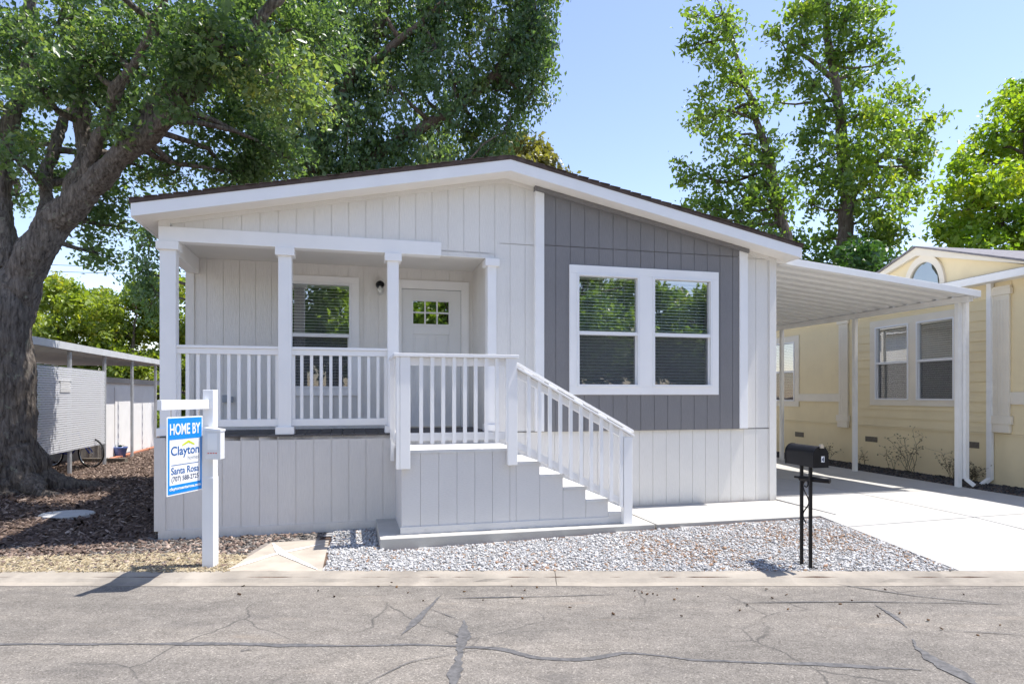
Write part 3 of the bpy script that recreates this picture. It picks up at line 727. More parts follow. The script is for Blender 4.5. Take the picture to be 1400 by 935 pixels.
for i in range(10):
    x = 3.96+.126*(i+.9); q = MB(OS)
    q.prism([(x-.019, z_at(x-.019, 1.02)), (x+.019, z_at(x+.019, 1.02)), (x+.019, z_at(x+.019, 1.932)), (x-.019, z_at(x-.019, 1.932))], -1.083, -1.046); q.build('baluster', 'white', st_)
q = MB(OS); srail(-1.07, -1.02, 1.983, 2.012, 3.938, 5.37)
for x in (4.02, 4.32, 4.63, 4.93, 5.24): srail(-1.06, -1.03, 1.9585, 1.9825, x, x+.1)
q.build('grab_rail', 'white', stair, bevel=.004)

# ------------------------------------------------------------------ yard sign
DIRX = (.2, .98); ang = math.degrees(math.atan2(.98, .2))
ys = thing('yard_sign', 'white wooden signpost with hanging blue and white home seller board', 'sign', (-2.88, 6.11, 0), 0)
q = MB(); q.box(-.05, .05, -.05, .05, 0, 1.69); po = q.build('signpost', 'signwhite', ys, bevel=.004); 
q = MB(); q.box(-.054, .054, -.054, .054, 0, .86); q.build('post_sleeve', 'signwhite', ys, bevel=.003)
dirv = Vector((-.2, -.98, 0)).normalized()
q = MB(); q.beam(tuple(-dirv*.08+Vector((0, 0, 1.553))), tuple(dirv*.66+Vector((0, 0, 1.553))), .045, .088); q.build('arm', 'signwhite', ys, bevel=.003)
q = MB(); q.prism([(-.46+0, 0), (0, 0), (0, .69), (-.46, .69)], -.003, .003)
bp_ = q.build('sign_board', 'signwhite', ys); bp_['label'] = 'blue and white home seller board'
c0 = dirv*.115; bp_.location = (c0.x, c0.y, .758); bp_.rotation_euler = (0, 0, R(ang))
def sp(name, m, x0, x1, z0, z1, y=-.0048): q = MB(); q.box(x0, x1, y, -.0031, z0, z1); return q.build(name, m, bp_)
sp('blue_band', 'signblue', -.448, -.012, .49, .678); sp('blue_band', 'signblue', -.448, -.012, .012, .09)
sp('blue_edge', 'signblue', -.448, -.428, .0905, .4895); sp('blue_edge', 'signblue', -.032, -.012, .0905, .4895)
text('HOME BY', 'lettering', bp_, -.23, .53, .39, .10, 'signwhite', -.0058, .018)
q = MB(); q.prism([(-.27, .425), (-.19, .452), (-.11, .425), (-.11, .440), (-.19, .475), (-.27, .440)], -.0045, -.0031); q.build('roof_mark', 'lime', bp_)
text('Clayton', 'lettering', bp_, -.23, .325, .36, .105, 'signbluetext', -.0042, .012)
text('homes', 'lettering', bp_, -.125, .300, .15, .038, 'signgrey', -.0042)
sp('rule_line', 'signbluetext', -.405, -.055, .262, .267)
text('Santa Rosa', 'lettering', bp_, -.23, .183, .355, .062, 'signbluetext', -.0042, .008)
text('(707) 588-2725', 'lettering', bp_, -.23, .108, .345, .056, 'signink', -.0042, .004)
text('claytonsantarosa.com', 'lettering', bp_, -.23, .036, .40, .036, 'signwhite', -.0058, .02)
for k in (.16, .52):
    q = MB(); p = dirv*k; q.tube([(p.x, p.y, 1.51), (p.x, p.y, 1.447)], .004, 6); q.build('hanger', 'steel', ys)
q = MB(); q.prism([(-.075, 0), (.075, 0), (.075, .27), (-.075, .29)], -.045, .045)
bx = q.build('leaflet_box', 'acrylic', ys, bevel=.004); bx.location = (.09, -.105, 1.04)
q = MB(); q.prism([(-.08, .27), (.08, .262), (.08, .28), (-.08, .298)], -.055, .05); q.build('lid', 'signwhite', bx)
q = MB()
for i in range(4): q.box(-.045+i*.024, -.03+i*.024, -.0465, -.0452, .055, .064)
q.build('red_mark', 'red', bx)
q = MB(); q.box(-.045, .045, -.047, -.0455, .09, .24); q.build('leaflet', 'signwhite', bx)

# ------------------------------------------------------------------ mailbox
mbx = thing('mailbox', 'black dome topped mailbox on twin black posts in the gravel', 'mailbox', (2.815, 6.05, 0), 10)
W_, L0, L1, zb = .075, -.15, .27, .972
def dome(w, z0, hs_, hh, n=12): return [(-w, z0), (w, z0)]+[(w*math.cos(math.pi*k/n), z0+hs_+hh*math.sin(math.pi*k/n)) for k in range(n+1)]
q = MB(); q.prism(dome(W_, zb, .115, .08), L0, L1); q.build('mailbox_body', 'black', mbx, bevel=.002)
q = MB(); q.prism(dome(W_+.004, zb-.002, .117, .083), L0-.014, L0-.001); dd = q.build('mailbox_door', 'black', mbx, bevel=.002)
q = MB(); q.prism([(-.02, zb+.18), (.02, zb+.18), (.014, zb+.215), (-.014, zb+.215)], L0-.03, L0-.005); q.build('latch', 'steel', dd)
q = MB(); q.box(.002, .034, L0-.0155, L0-.0142, zb+.05, zb+.105); stk_ = q.build('number_sticker', 'signwhite', dd)
text('4', 'house_number', dd, .018, zb+.056, .022, .042, 'signink', L0-.0165, .02)
q = MB(); q.prism(dome(W_+.004, zb-.002, .117, .083), L1-.006, L1+.006); q.build('rear_cap', 'black', mbx)
for y in (-.01, .125):
    q = MB(); q.box(-.013, .013, y-.013, y+.013, -.03, zb); q.build('mailbox_post', 'black', mbx, bevel=.002)
q = MB(); q.box(-.02, .06, -.035, .15, -.004, .012); q.build('ground_plate', 'black', mbx)
q = MB(); pts = []
for k in range(25):
    f = k/24; pts.append((0, .058+.045*math.sin(f*2*math.pi*1.5), .42+.42*f))
q.tube(pts, .007, 6)
q.tube([(0, .058+.032*math.cos(a_), .80+.035*math.sin(a_)) for a_ in np.linspace(0, 5.5, 18)], .006, 6); q.build('scroll_bracket', 'black', mbx, True)
q = MB(); q.tube([(-.02, .12, .84), (.09, -.16, .85)], .026, 14); q.tube([(-.03, .19, .845), (.03, .0, .845)], .012, 8); q.build('paper_tube', 'black', mbx, True)

# ------------------------------------------------------------------ white carport on the right
cpx, cpy = h2w(11.86, .3)
cp = thing('carport', 'white aluminium carport roof on slim posts over the driveway', 'carport', (HX, HY, 0), HA)
z_r = lambda s: 3.585+(3.232-3.585)*(s-8.12)/3.78
q = MB(); p = .30; y = .06; c = []
while y < 8.2:
    c += [(y, 0), (y+.10, 0), (y+.125, -.04), (y+.275, -.04)]; y += p
for (ya, da), (yb, db) in zip(c[:-1], c[1:]):
    q.quad((8.12, yb, z_r(8.12)+db+.05), (8.12, ya, z_r(8.12)+da+.05), (11.875, ya, z_r(11.875)+da+.05), (11.875, yb, z_r(11.875)+db+.05))
ro = q.build('roof_pan', 'alu', cp)
sm = ro.modifiers.new('thick', 'SOLIDIFY'); sm.thickness = .0015
q = MB(); q.prism([(8.12, z_r(8.12)-.02), (11.92, z_r(11.92)-.02), (11.92, z_r(11.92)+.085), (8.12, z_r(8.12)+.085)], .0, .035); q.build('front_fascia', 'alu', cp, bevel=.004)
q = MB(); q.box(11.885, 11.92, .036, 8.2, 3.20, 3.315); q.build('side_gutter', 'alu', cp)
q = MB(); q.box(11.78, 11.88, .1, 8.2, z_r(11.83)-.085, z_r(11.83)+.008); q.build('outer_beam', 'alu', cp, bevel=.004)
for i, t in enumerate((.32, 2.56, 4.8)):
    s = 11.79+.02*i; zt = z_r(11.83)-.086
    q = MB(); q.box(s-.0, s+.075, t-.035, t+.035, .11, zt)
    for k in (-.02, .0, .02): q.box(s-.003, s+.0001, t+k-.006, t+k+.006, .112, zt-.01)
    q.build('carport_post', 'alu', cp, bevel=.004)
q = MB(); q.box(11.885, 11.965, .24, .31, .26, 3.2); q.beam((11.925, .275, .27), (12.0, .18, .16), .07, .06); q.build('downspout', 'alu', cp, bevel=.004)

# ------------------------------------------------------------------ yellow house on the right
NO, NA = (8.4, 10.5), -80.0
yh = thing('yellow_house', 'pale yellow house with arched gable window and cream pilasters', 'house', (NO[0], NO[1], .08), NA)
def nq(px, py, t=0.): s, z = on_plane(NO, NA, px, py, t); return s, z-.08
SE = nq(1400, 600)[0]
S_far, S_near = -16., 3.5
zskirt = nq(1267, 586)[1]; zeave = nq(1356, 388)[1]-.0
holes = []
(fa, fz1) = nq(1030, 449); (fb, _) = nq(1093, 458); fz1 = nq(1093, 458)[1]; fz0 = nq(1093, 555.7)[1]
(wa, wz1) = nq(1190.3, 440.5); wb = nq(1316, 500)[0]; wz0 = nq(1246, 554.8)[1]
p1a, p1b = nq(1149, 500)[0], nq(1161, 500)[0]; p2a, p2b = nq(1360, 500)[0], nq(1383, 500)[0]
q = MB()                                     # smooth wall sections
def wallbox(a, b, z0, z1): q.box(a, b, 0., .1, z0, z1)
wallbox(S_far, fa, zskirt, zeave); wallbox(fa, fb, zskirt, fz0); wallbox(fa, fb, fz1, zeave); wallbox(fb, p1a, zskirt, zeave)
wallbox(p2b, S_near, zskirt, zeave)
q.box(S_near-.1, S_near, .1, 7.5, 0, zeave); q.box(S_far, S_far+.1, .1, 7.5, 0, zeave); q.box(S_far, S_near, 7.4, 7.5, 0, zeave)
q.build('wall', 'yellow', yh)
q = MB(); lh = .178                           # lap siding between the pilasters
def laps(a, b, z0, z1):
    z = zskirt
    while z < z1-1e-4:
        lo, hi = max(z, z0), min(z+lh, z1)
        if hi > lo+.002: q.add([(a, -.016, lo), (b, -.016, lo), (b, -.003, hi), (a, -.003, hi), (a, .09, lo), (b, .09, lo), (b, .09, hi), (a, .09, hi)], [(0,1,2,3),(0,4,5,1),(2,6,7,3),(0,3,7,4),(1,5,6,2)])
        z += lh
laps(p1a, wa, zskirt, zeave); laps(wb, p2b, zskirt, zeave); laps(wa, wb, zskirt, wz0); laps(wa, wb, wz1, zeave)
q.build('lap_siding', 'yellow', yh)
q = MB(); q.box(S_far, S_near, -.002, .1, -.1, zskirt-.004); q.box(S_far, S_near, -.02, -.003, zskirt-.03, zskirt-.005); q.build('skirting', 'yellow', yh)
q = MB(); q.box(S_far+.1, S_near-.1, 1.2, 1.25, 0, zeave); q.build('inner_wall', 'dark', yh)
mx0, mx1 = nq(1243, 500)[0], nq(1254, 500)[0]; sw0 = nq(1197.7, 500)[0]; sw1 = wb-(sw0-wa)
hz0, hz1 = nq(1220, 550)[1], nq(1220, 447.5)[1]
window(yh, wa, wb, wz0, wz1, 0., [(sw0, mx0, wz0+.12, wz1-.14), (mx1, sw1, wz0+.12, wz1-.14)], 'cream', .5, name='window')
fs1 = nq(1087, 500)[0]
window(yh, fa, fb, fz0, fz1, 0., [(fa+.15, fs1, fz0+.14, fz1-.16)], 'cream', .5, name='window')
for a, b, za, zb_ in ((p1a, p1b, nq(1155, 584)[1], nq(1155, 436)[1]), (p2a, p2b, nq(1371, 591)[1], nq(1371, 394)[1])):
    q = MB(); w_ = b-a; zb2 = min(zb_, zeave-.02); q.box(a, b, -.05, -.017, za+.14, zb2-.12)
    for k in range(4): x = a+w_*(.2+.2*k); q.box(x-.018, x+.018, -.056, -.0495, za+.3, zb2-.2)
    q.box(a-.04, b+.04, -.075, -.017, zb2-.12, zb2-.02); q.box(a-.02, b+.02, -.065, -.017, zb2-.02, zb2+.03)
    q.box(a-.05, b+.05, -.08, -.017, za+.14, za+.28); q.box(a-.02, b+.02, -.07, -.017, za, za+.14)
    q.build('pilaster', 'cream', yh, bevel=.004)
cz0, cz1 = nq(1120, 547)[1], nq(1120, 540)[1]
q = MB(); q.box(fb+.002, p1a-.002, -.03, -.002, cz0-.03, cz1+.03); q.box(p2b+.002, S_near, -.03, -.002, cz0-.03, cz1+.05); q.build('chair_rail', 'cream', yh)
for x0, x1, y0, y1 in ((1087.5, 1099, 590, 597.5), (1183.5, 1199.7, 596, 604.5), (1319, 1339, 603, 613)):
    a, zt = nq(x0, y0); b, zb_ = nq(x1, y1); q = MB(); h_ = max(.11, zt-zb_)
    q.box(a, b, -.01, -.0025, zb_, zb_+h_)
    for k in range(4): q.box(a+.01, b-.01, -.016, -.0095, zb_+.012+k*h_/4.2, zb_+.022+k*h_/4.2)
    q.build('crawl_vent', 'vent', yh)
q = MB(); dsx = nq(1357, 500)[0]; q.box(dsx-.045, dsx+.045, -.085, -.02, .1, zeave); q.beam((dsx, -.05, .12), (dsx-.02, -.22, .0), .08, .06); q.build('downspout', 'alu', yh, bevel=.004)
q = MB(); q.box(S_far, S_near+.2, -.34, -.24, zeave-.02, zeave+.11); q.box(S_far, S_near+.2, -.24, 0.1, zeave, zeave+.03); q.build('gutter', 'alu', yh, bevel=.006)
rsl = .25
q = MB(); q.add([(S_far, -.33, zeave+.112), (S_near+.2, -.33, zeave+.112), (S_near+.2, 3.7, zeave+.112+rsl*4.03), (S_far, 3.7, zeave+.112+rsl*4.03), (S_near+.2, 7.8, zeave+.11), (S_far, 7.8, zeave+.11)], [(0,1,2,3),(3,2,4,5)])
yr = q.build('roof', 'grey_shingle', yh)
# dormer gable with arched window (plane set slightly forward of the eave)
GT = -.30
gpk = nq(1255, 339, GT); gl = nq(1205, 374, GT); gr = nq(1400, 372, GT)
half = (gr[0]-gl[0])/2; gcx = gpk[0]; gz0 = zeave+.112
gbl, gbr = gcx-2.35, gcx+2.35; gzk = gpk[1]
q = MB(); q.prism([(gbl+.1, gz0), (gbr-.1, gz0), (gcx, gzk-.11)], GT+.05, 2.5); gw_ = q.build('gable_wall', 'yellow', yh)
q = MB()
for sg in (-1, 1):
    e = gcx+sg*2.5; ez = gz0-.03
    pts = [(e, ez), (gcx, gzk-.0), (gcx, gzk-.15), (e, ez-.02)] if sg > 0 else [(e, ez), (e, ez-.02), (gcx, gzk-.15), (gcx, gzk)]
    q.prism(pts, GT-.05, GT+.03)
q.build('gable_fascia', 'cream', yh)
q = MB()
for sg in (-1, 1):
    e = gcx+sg*2.56
    v4 = [(e, GT-.09, gz0-.01), (gcx, GT-.09, gzk+.035), (gcx, 3.6, gzk+.035), (e, 3.6, gz0-.01)]
    q.add(v4 if sg < 0 else v4[::-1], [(0, 1, 2, 3)])
dg = q.build('gable_roof', 'grey_shingle', yh); m_ = dg.modifiers.new('thick', 'SOLIDIFY'); m_.thickness = .03
acx = nq(1262, 380, GT)[0]; az = gz0+.0; arad = nq(1291, 380, GT)[0]-acx; ah = nq(1261, 349, GT)[1]-az
q = MB(); n = 28
def arc(r, h): return [(acx+r*math.cos(math.pi*k/n), az+h*math.sin(math.pi*k/n)) for k in range(n+1)]
o_, i_ = arc(arad, ah), arc(arad*.78, ah*.78)
for k in range(n):
    q.add([(o_[k][0], GT+.0, o_[k][1]), (o_[k+1][0], GT+.0, o_[k+1][1]), (i_[k+1][0], GT+.0, i_[k+1][1]), (i_[k][0], GT+.0, i_[k][1]),
           (o_[k][0], GT+.05, o_[k][1]), (o_[k+1][0], GT+.05, o_[k+1][1]), (i_[k+1][0], GT+.05, i_[k+1][1]), (i_[k][0], GT+.05, i_[k][1])], [(0,1,2,3)[::-1],(0,4,5,1)[::-1],(2,6,7,3)[::-1]])
aw = q.build('arch_window', 'cream', yh)
q = MB(); q.add([(x, GT+.04, z) for x, z in arc(arad*.79, ah*.79)], [tuple(range(n, -1, -1))]); q.build('glass_pane', 'archglass', aw)
# dark strip, weeds
def y2w(s, t): a = R(NA); return (NO[0]+s*math.cos(a)-t*math.sin(a), NO[1]+s*math.sin(a)+t*math.cos(a))
STRIP = [h2w(rt(-3)+.02, -3), y2w(3.4, -.02), y2w(-9, -.02), h2w(rt(7)+.02, 7)]
tag(stones('dark_gravel', STRIP, 9000, .016, 'darkstone', lambda n, X, Y: np.clip(rng.normal(.4, .25, n), 0, 1), .0, lambda X, Y: np.full_like(X, .105)), 'dark gravel strip between driveway and yellow house', 'gravel', kind='stuff')
def weed(px, py, h, lab, n=7):
    s, z = on_plane(NO, NA, px, py); X, Y = y2w(s, -.18); q = MB()
    wroot = thing('dry_weed', lab, 'weed', (X, Y, .1), 0, 'dry weeds along the yellow skirting'); lv = []
    for i in range(n):
        a = random.uniform(0, 6.3); p = Vector((random.gauss(0, .05), random.gauss(0, .05), 0)); L = h*random.uniform(.5, 1); path = [tuple(p)]
        d = Vector((math.cos(a)*.25, math.sin(a)*.25, 1))
        for k in range(6):
            d += Vector((random.gauss(0, .22), random.gauss(0, .22), 0)); p = p+d.normalized()*L/6; path.append(tuple(p))
            if k > 1:
                e = p+Vector((random.gauss(0, .09), random.gauss(0, .09), random.uniform(.02, .1))); q.tube([tuple(p), tuple(e)], .002, 4); lv.append(e); lv.append(p)
        q.tube(path, [.004]*4+[.0025]*3, 5)
    q.build('stem', 'weed', wroot)
    l = MB()
    for e in lv:
        for j in range(2):
            c_ = e+Vector((random.gauss(0, .03), random.gauss(0, .03), random.gauss(0, .03))); u_ = Vector([random.gauss(0, 1) for _ in range(3)]).normalized()*.022; w2 = u_.orthogonal().normalized()*.012
            l.add([tuple(c_-u_), tuple(c_+w2), tuple(c_+u_), tuple(c_-w2)], [(0, 1, 2, 3)])
    l.build('foliage', 'weed', wroot)
weed(1255, 640, .95, 'tallest dry weed standing under the middle yellow house window', 9)
weed(1316, 652, .6, 'bushy dry weed right behind the nearest carport post', 8)
weed(1143, 622, .42, 'short dry weed beside the mailbox against the far yellow skirting', 5)
weed(1194, 632, .45, 'thin dry weed just right of the middle carport post', 3)
weed(1232, 637, .5, 'sparse dry weed left of the tallest weed by the yellow skirting', 3)
weed(1340, 657, .32, 'low brown weed clump beside the yellow house downspout', 12)

# ------------------------------------------------------------------ left neighbours: metal carport, screen, shed, home
AO = (-9.1, 13.2); AA = 104.4
lc = thing('metal_carport', 'long low metal carport with perforated screen beyond the oak', 'carport', (AO[0], AO[1], 0), AA)
q = MB(); q.box(-2.4, 8.3, -.06, .0, 2.555, 2.70); q.build('fascia', 'gutter', lc)
q = MB(); q.box(-2.4, 8.3, .001, 3.4, 2.63, 2.68)
for i in range(21): q.box(-2.38+i*.51, -2.38+i*.51+.05, .0015, 3.4, 2.57, 2.63)
q.build('roof_pan', 'alu', lc)
for x in (0., 1.95, 3.95, 6.1, -2.2):
    q = MB(); q.box(x-.012, x+.012, .01, .06, 0, 2.555); q.box(x+.055, x+.08, .01, .06, 0, 2.555)
    for k in range(10): q.box(x+.0125, x+.0545, .025, .045, .12+k*.25, .2+k*.25)
    q.build('carport_post', 'galv', lc)
q = MB(); q.box(-1.75, 1.88, -.012, -.008, .50, 2.20); pn = q.build('perforated_screen', 'perf', lc)
q = MB(); q.box(-.62, .0, -.03, -.02, 1.93, 1.935)
for k in range(7): q.box(-.55, -.08, -.026, -.013, 1.70+k*.036, 1.722+k*.036)
q.build('white_slats', 'shedwhite', lc)  # small stack of white slats on the face of the screen
q = MB(); q.box(-1.75, 1.88, .0, .03, 1.32, 1.36); q.box(1.86, 1.885, -.02, .02, .5, 2.2); q.build('screen_frame', 'gutter', lc)
wh = thing('white_home', 'cream and white mobile home wall under the metal carport roof', 'house', (AO[0], AO[1], 0), AA)
q = MB(); q.box(-8, 1.6, 3.1, 6.5, .0, 2.58); 
for i in range(30): q.box(-8+i*.2, -8+i*.2+.06, 3.08, 3.1, .4, 2.5)
q.build('wall', 'homebeige', wh); q = MB(); q.box(-1.4, 2.2, 2.95, 3.07, .5, 2.42); q.box(2.201, 2.3, 2.9, 3.3, 0, 2.45); q.build('white_siding', 'shedwhite', wh)
q = MB(); q.box(-8.2, 2.4, 3.41, 6.7, 2.585, 2.66); q.build('roof', 'gutter', wh)
sh = thing('storage_shed', 'beige and white storage shed behind the carport posts', 'shed', (AO[0], AO[1], 0), AA)
q = MB(); q.box(3.0, 3.05, .45, 1.75, 0, 1.95); q.box(3.05, 7.6, 1.7, 1.75, 0, 1.95); q.box(7.55, 7.6, .45, 1.7, 0, 1.95)
for k in range(7): q.box(2.992, 2.9995, .5+k*.18, .52+k*.18, .05, 1.92)
q.build('wall', 'shedgrey', sh)
q = MB(); q.box(3.051, 7.55, .40, .45, .03, 1.95); q.build('side_panel', 'shedwhite', sh); q = MB(); q.box(3.8, 5.2, .375, .399, .06, 1.85); q.build('door', 'shedwhite', sh)
q = MB(); q.box(2.9, 7.7, .33, 1.8, 1.951, 2.09); q.build('roof', 'shedgrey', sh)
q = MB(); q.box(3.0, 3.12, .38, .4, .0, 1.95); q.build('corner_trim', 'cream', sh)
q = MB(); q.box(3.05, 7.5, .2, .32, -.02, .05); q.build('brick_edging', 'terra', sh)
pot = thing('flower_pot', 'glazed blue flower pot beside the beige shed', 'flower pot', (-10.35, 16.9, 0))
q = MB(); q.lathe((0, 0, 0), [(.09, 0), (.12, .02), (.165, .22), (.18, .25), (.18, .28), (.155, .28), (.15, .22)], 28); q.build('pot', 'blueglaze', pot, True)
q = MB()
for i in range(16):
    a = random.uniform(0, 6.3); q.add([(0, 0, .22), (.05*math.cos(a+.5), .05*math.sin(a+.5), .3), (.12*math.cos(a), .12*math.sin(a), .33), (.05*math.cos(a-.5), .05*math.sin(a-.5), .3)], [(0, 1, 2, 3)])
q.build('plant', 'shrubleaf', pot)
# bicycle behind the screen
bk = thing('bicycle', 'blue bicycle parked behind the perforated screen', 'bicycle', (-9.5, 14.45, 0), 171)
def wheel(x):
    q = MB(); q.tube([(x+.32*math.cos(a), 0, .335+.32*math.sin(a)) for a in np.linspace(0, 2*math.pi, 41)], .018, 8, False); o = q.build('wheel', 'rubber', bk, True)
    q = MB(); q.tube([(x+.298*math.cos(a), 0, .335+.298*math.sin(a)) for a in np.linspace(0, 2*math.pi, 41)], .010, 6, False); q.build('rim', 'chrome', o, True)
    q = MB()
    for k in range(18): a = 2*math.pi*k/18; q.tube([(x, .02*(-1)**k, .335), (x+.295*math.cos(a), 0, .335+.295*math.sin(a))], .0014, 4)
    q.tube([(x, -.05, .335), (x, .05, .335)], .02, 10); q.build('spokes', 'chrome', o)
wheel(0.); wheel(1.04)
q = MB()
for a, b in (((.33, 0, .78), (.24, 0, .62)), ((.24, 0, .62), (.50, 0, .30)), ((.31, 0, .76), (.70, 0, .75)), ((.70, 0, .80), (.50, 0, .30)), ((.69, 0, .74), (1.04, .0, .335)), ((.50, 0, .30), (1.04, 0, .335))): q.tube([a, b], .018, 8)
q.build('frame', 'bluepaint', bk, True)
q = MB(); q.tube([(.25, .05, .62), (.0, .05, .335)], .014, 8); q.tube([(.25, -.05, .62), (.0, -.05, .335)], .014, 8); q.tube([(.24, -.055, .62), (.24, .055, .62)], .018, 8); q.build('fork', 'bluepaint', bk, True)
q = MB(); q.tube([(.33, 0, .78), (.36, 0, .95)], .014, 8); q.tube([(.36, -.28, 1.0), (.34, -.12, .96), (.34, .12, .96), (.36, .28, 1.0)], .012, 8); q.build('handlebar', 'chrome', bk, True)
q = MB(); q.tube([(.70, 0, .8), (.71, 0, .92)], .013, 8); q.tube([(.58, 0, .93), (.68, 0, .94), (.82, 0, .94)], [.02, .045, .07], 10); q.build('saddle', 'rubber', bk, True)
bn = thing('storage_bin', 'black lidded storage bin in shade below the perforated screen', 'bin', (-9.15, 12.2, 0), AA)
q = MB(); q.box(-.9, .7, .3, 1.2, 0.02, .62); q.build('bin_body', 'bin', bn, bevel=.03); q = MB(); q.box(-.95, .75, .25, 1.25, .621, .70); q.build('lid', 'bin', bn, bevel=.02)
tb = thing('timber_plank', 'dark timber plank lying below the end of the screen', 'timber', (-9.9, 15.6, 0), 0)
q = MB(); q.box(-.55, .5, -.06, .06, .0, .1); q.build('plank', 'vent', tb)
q = MB(); q.lathe((0, 0, 0), [(.30, -.03), (.30, .012), (.285, .022), (.05, .026), (.02, .026)], 32)
lid = q.build('utility_lid', 'lid'); lid.location = (-6.06, 8.72, 0.012); lid.scale = (1.15, .9, 1); tag(lid, 'round pale concrete utility lid lying in the mulch', 'utility lid')

# ------------------------------------------------------------------ trees
def leaf_cloud(centers, size, tone, droop=0., upb=.6):
    n = len(centers); nrm = rng.normal(size=(n, 3)); nrm[:, 2] = np.abs(nrm[:, 2])*upb+upb*.5; nrm /= np.linalg.norm(nrm, axis=1)[:, None]
    a = rng.normal(size=(n, 3)); a[:, 2] -= droop; a -= nrm*np.sum(a*nrm, 1)[:, None]; a /= np.linalg.norm(a, axis=1)[:, None]
    b = np.cross(nrm, a); s = size*rng.lognormal(-.03, .3, n)
    L = (a*s[:, None])*.62; W = (b*s[:, None])*.36; U = nrm*s[:, None]*.12
    v = np.stack([centers-L, centers+W+U, centers+L-U*.8, centers-W+U], 1).reshape(-1, 3)
    F = np.array([(0, 1, 2), (0, 2, 3)]); lp = (F[None]+np.arange(n)[:, None, None]*4).ravel()
    return v, lp, np.repeat(tone, 2)
def crown_points(clumps, per_m2, spray_n, sig, droop_len=0., shell=.45):
    P = []; T = []; TW = []
    for (c, r, zs, tb_) in clumps:
        ns = max(4, int(per_m2*r*r)); d = rng.normal(size=(ns, 3)); d /= np.linalg.norm(d, axis=1)[:, None]
        rr = r*(shell+(1-shell)*rng.random(ns)**.6)*(1+.18*np.sin(d[:, 0]*5+c[0])*np.cos(d[:, 2]*4+c[1])); q = np.array(c)+d*rr[:, None]*np.array([1, 1, zs])
        tones = np.clip(tb_+rng.normal(0, .16, ns)+.0*d[:, 2], 0, 1)
        for k in range(ns):
            m = max(3, int(rng.normal(spray_n, spray_n*.3)))
            if droop_len:
                f = rng.random(m); off = np.stack([rng.normal(0, sig, m), rng.normal(0, sig, m), -f*droop_len*rng.uniform(.5, 1.4)], -1)
            else: off = rng.normal(0, sig, (m, 3))*np.array([1, 1, .7])
            P.append(q[k]+off); T.append(np.clip(tones[k]+rng.normal(0, .1, m), 0, 1))
        for k in range(min(ns, 7)): TW.append((c, tuple(q[k])))
    return np.concatenate(P), np.concatenate(T), TW
def bend(a, b, n, j):
    a = Vector(a); b = Vector(b); L = (b-a).length; out = []
    o = Vector([random.gauss(0, j*L) for _ in range(3)])
    for i in range(n+1): f = i/n; out.append(tuple(a.lerp(b, f)+o*math.sin(f*math.pi)+Vector([random.gauss(0, .012*L) for _ in range(3)])*(0 < i < n)))
    return out
def tree(name, label, base, limbs, clumps, leaf, size, barkm, leafm, per=60, spray=14, sig=.16, droop_len=0., group=None, twig=.02, upb=.6, droop=0., extra_twigs=True, limb_r=.06, n_side=10, relief=0):
    t = thing(name, label, 'tree', base, 0, group); b0 = Vector(base); mb = MB(base)
    nodes = []
    for path, rads in limbs:
        P = []; Rr = []
        for i in range(len(path)-1):
            seg = bend(path[i], path[i+1], 4, .03)
            for k in range(4): P.append(seg[k]); Rr.append(rads[i]+(rads[i+1]-rads[i])*k/4)
        P.append(path[-1]); Rr.append(rads[-1])
        Rr = [r*random.uniform(.94, 1.06) for r in Rr]
        mb.tube(P, Rr, n_side)
        nodes += list(zip(P, Rr))
    pts, tones, TW = crown_points(clumps, per, spray, sig, droop_len)
    tb = MB(base) if relief else mb
    up = [(p, r) for p, r in nodes if p[2] > b0.z+1.0] or nodes
    for c, r, zs, tb_ in clumps:
        cv = Vector(c)
        pn, pr = min(up, key=lambda q: (Vector(q[0])-cv).length+max(0, q[0][2]-c[2])*.6)
        path = bend(pn, c, 5, .08); tb.tube(path, [min(pr*.7, limb_r)*(1-.75*i/5)+.008 for i in range(6)], 6)
    for a, b in TW: tb.tube(bend(a, b, 3, .1), [twig, twig*.7, twig*.5, twig*.3], 4)
    tk = mb.build('trunk', barkm, t, True); br = tb.build('branches', barkm, t, True) if relief else None
    if relief:
        sb_ = tk.modifiers.new('sub', 'SUBSURF'); sb_.subdivision_type = 'SIMPLE'; sb_.levels = sb_.render_levels = 3
        for nm, sc_, st__ in (('bark_lumps', .45, .10), ('bark_plates', .075, .045)):
            tx = bpy.data.textures.new(nm, 'CLOUDS'); tx.noise_scale = sc_; tx.noise_depth = 3
            dm = tk.modifiers.new(nm, 'DISPLACE'); dm.texture = tx; dm.strength = st__*relief; dm.mid_level = .5; dm.texture_coords = 'LOCAL'
        bpy.context.view_layer.update()
        em = bpy.data.meshes.new_from_object(tk.evaluated_get(bpy.context.evaluated_depsgraph_get()))
        bm = bmesh.new(); bm.from_mesh(em); bm.from_mesh(br.data); tk.modifiers.clear(); bm.to_mesh(tk.data); bm.free(); tk.data.shade_smooth()
        bpy.data.objects.remove(br)
    v, lp, tn = leaf_cloud(pts, size, tones, droop, upb); np_mesh('crown', v-np.array(base), 3, lp, leafm, t, tn)
    return t
def cl(px, py, Y, r, zs=.8, tb=.45): return (at(px, py, Y), r, zs, tb)

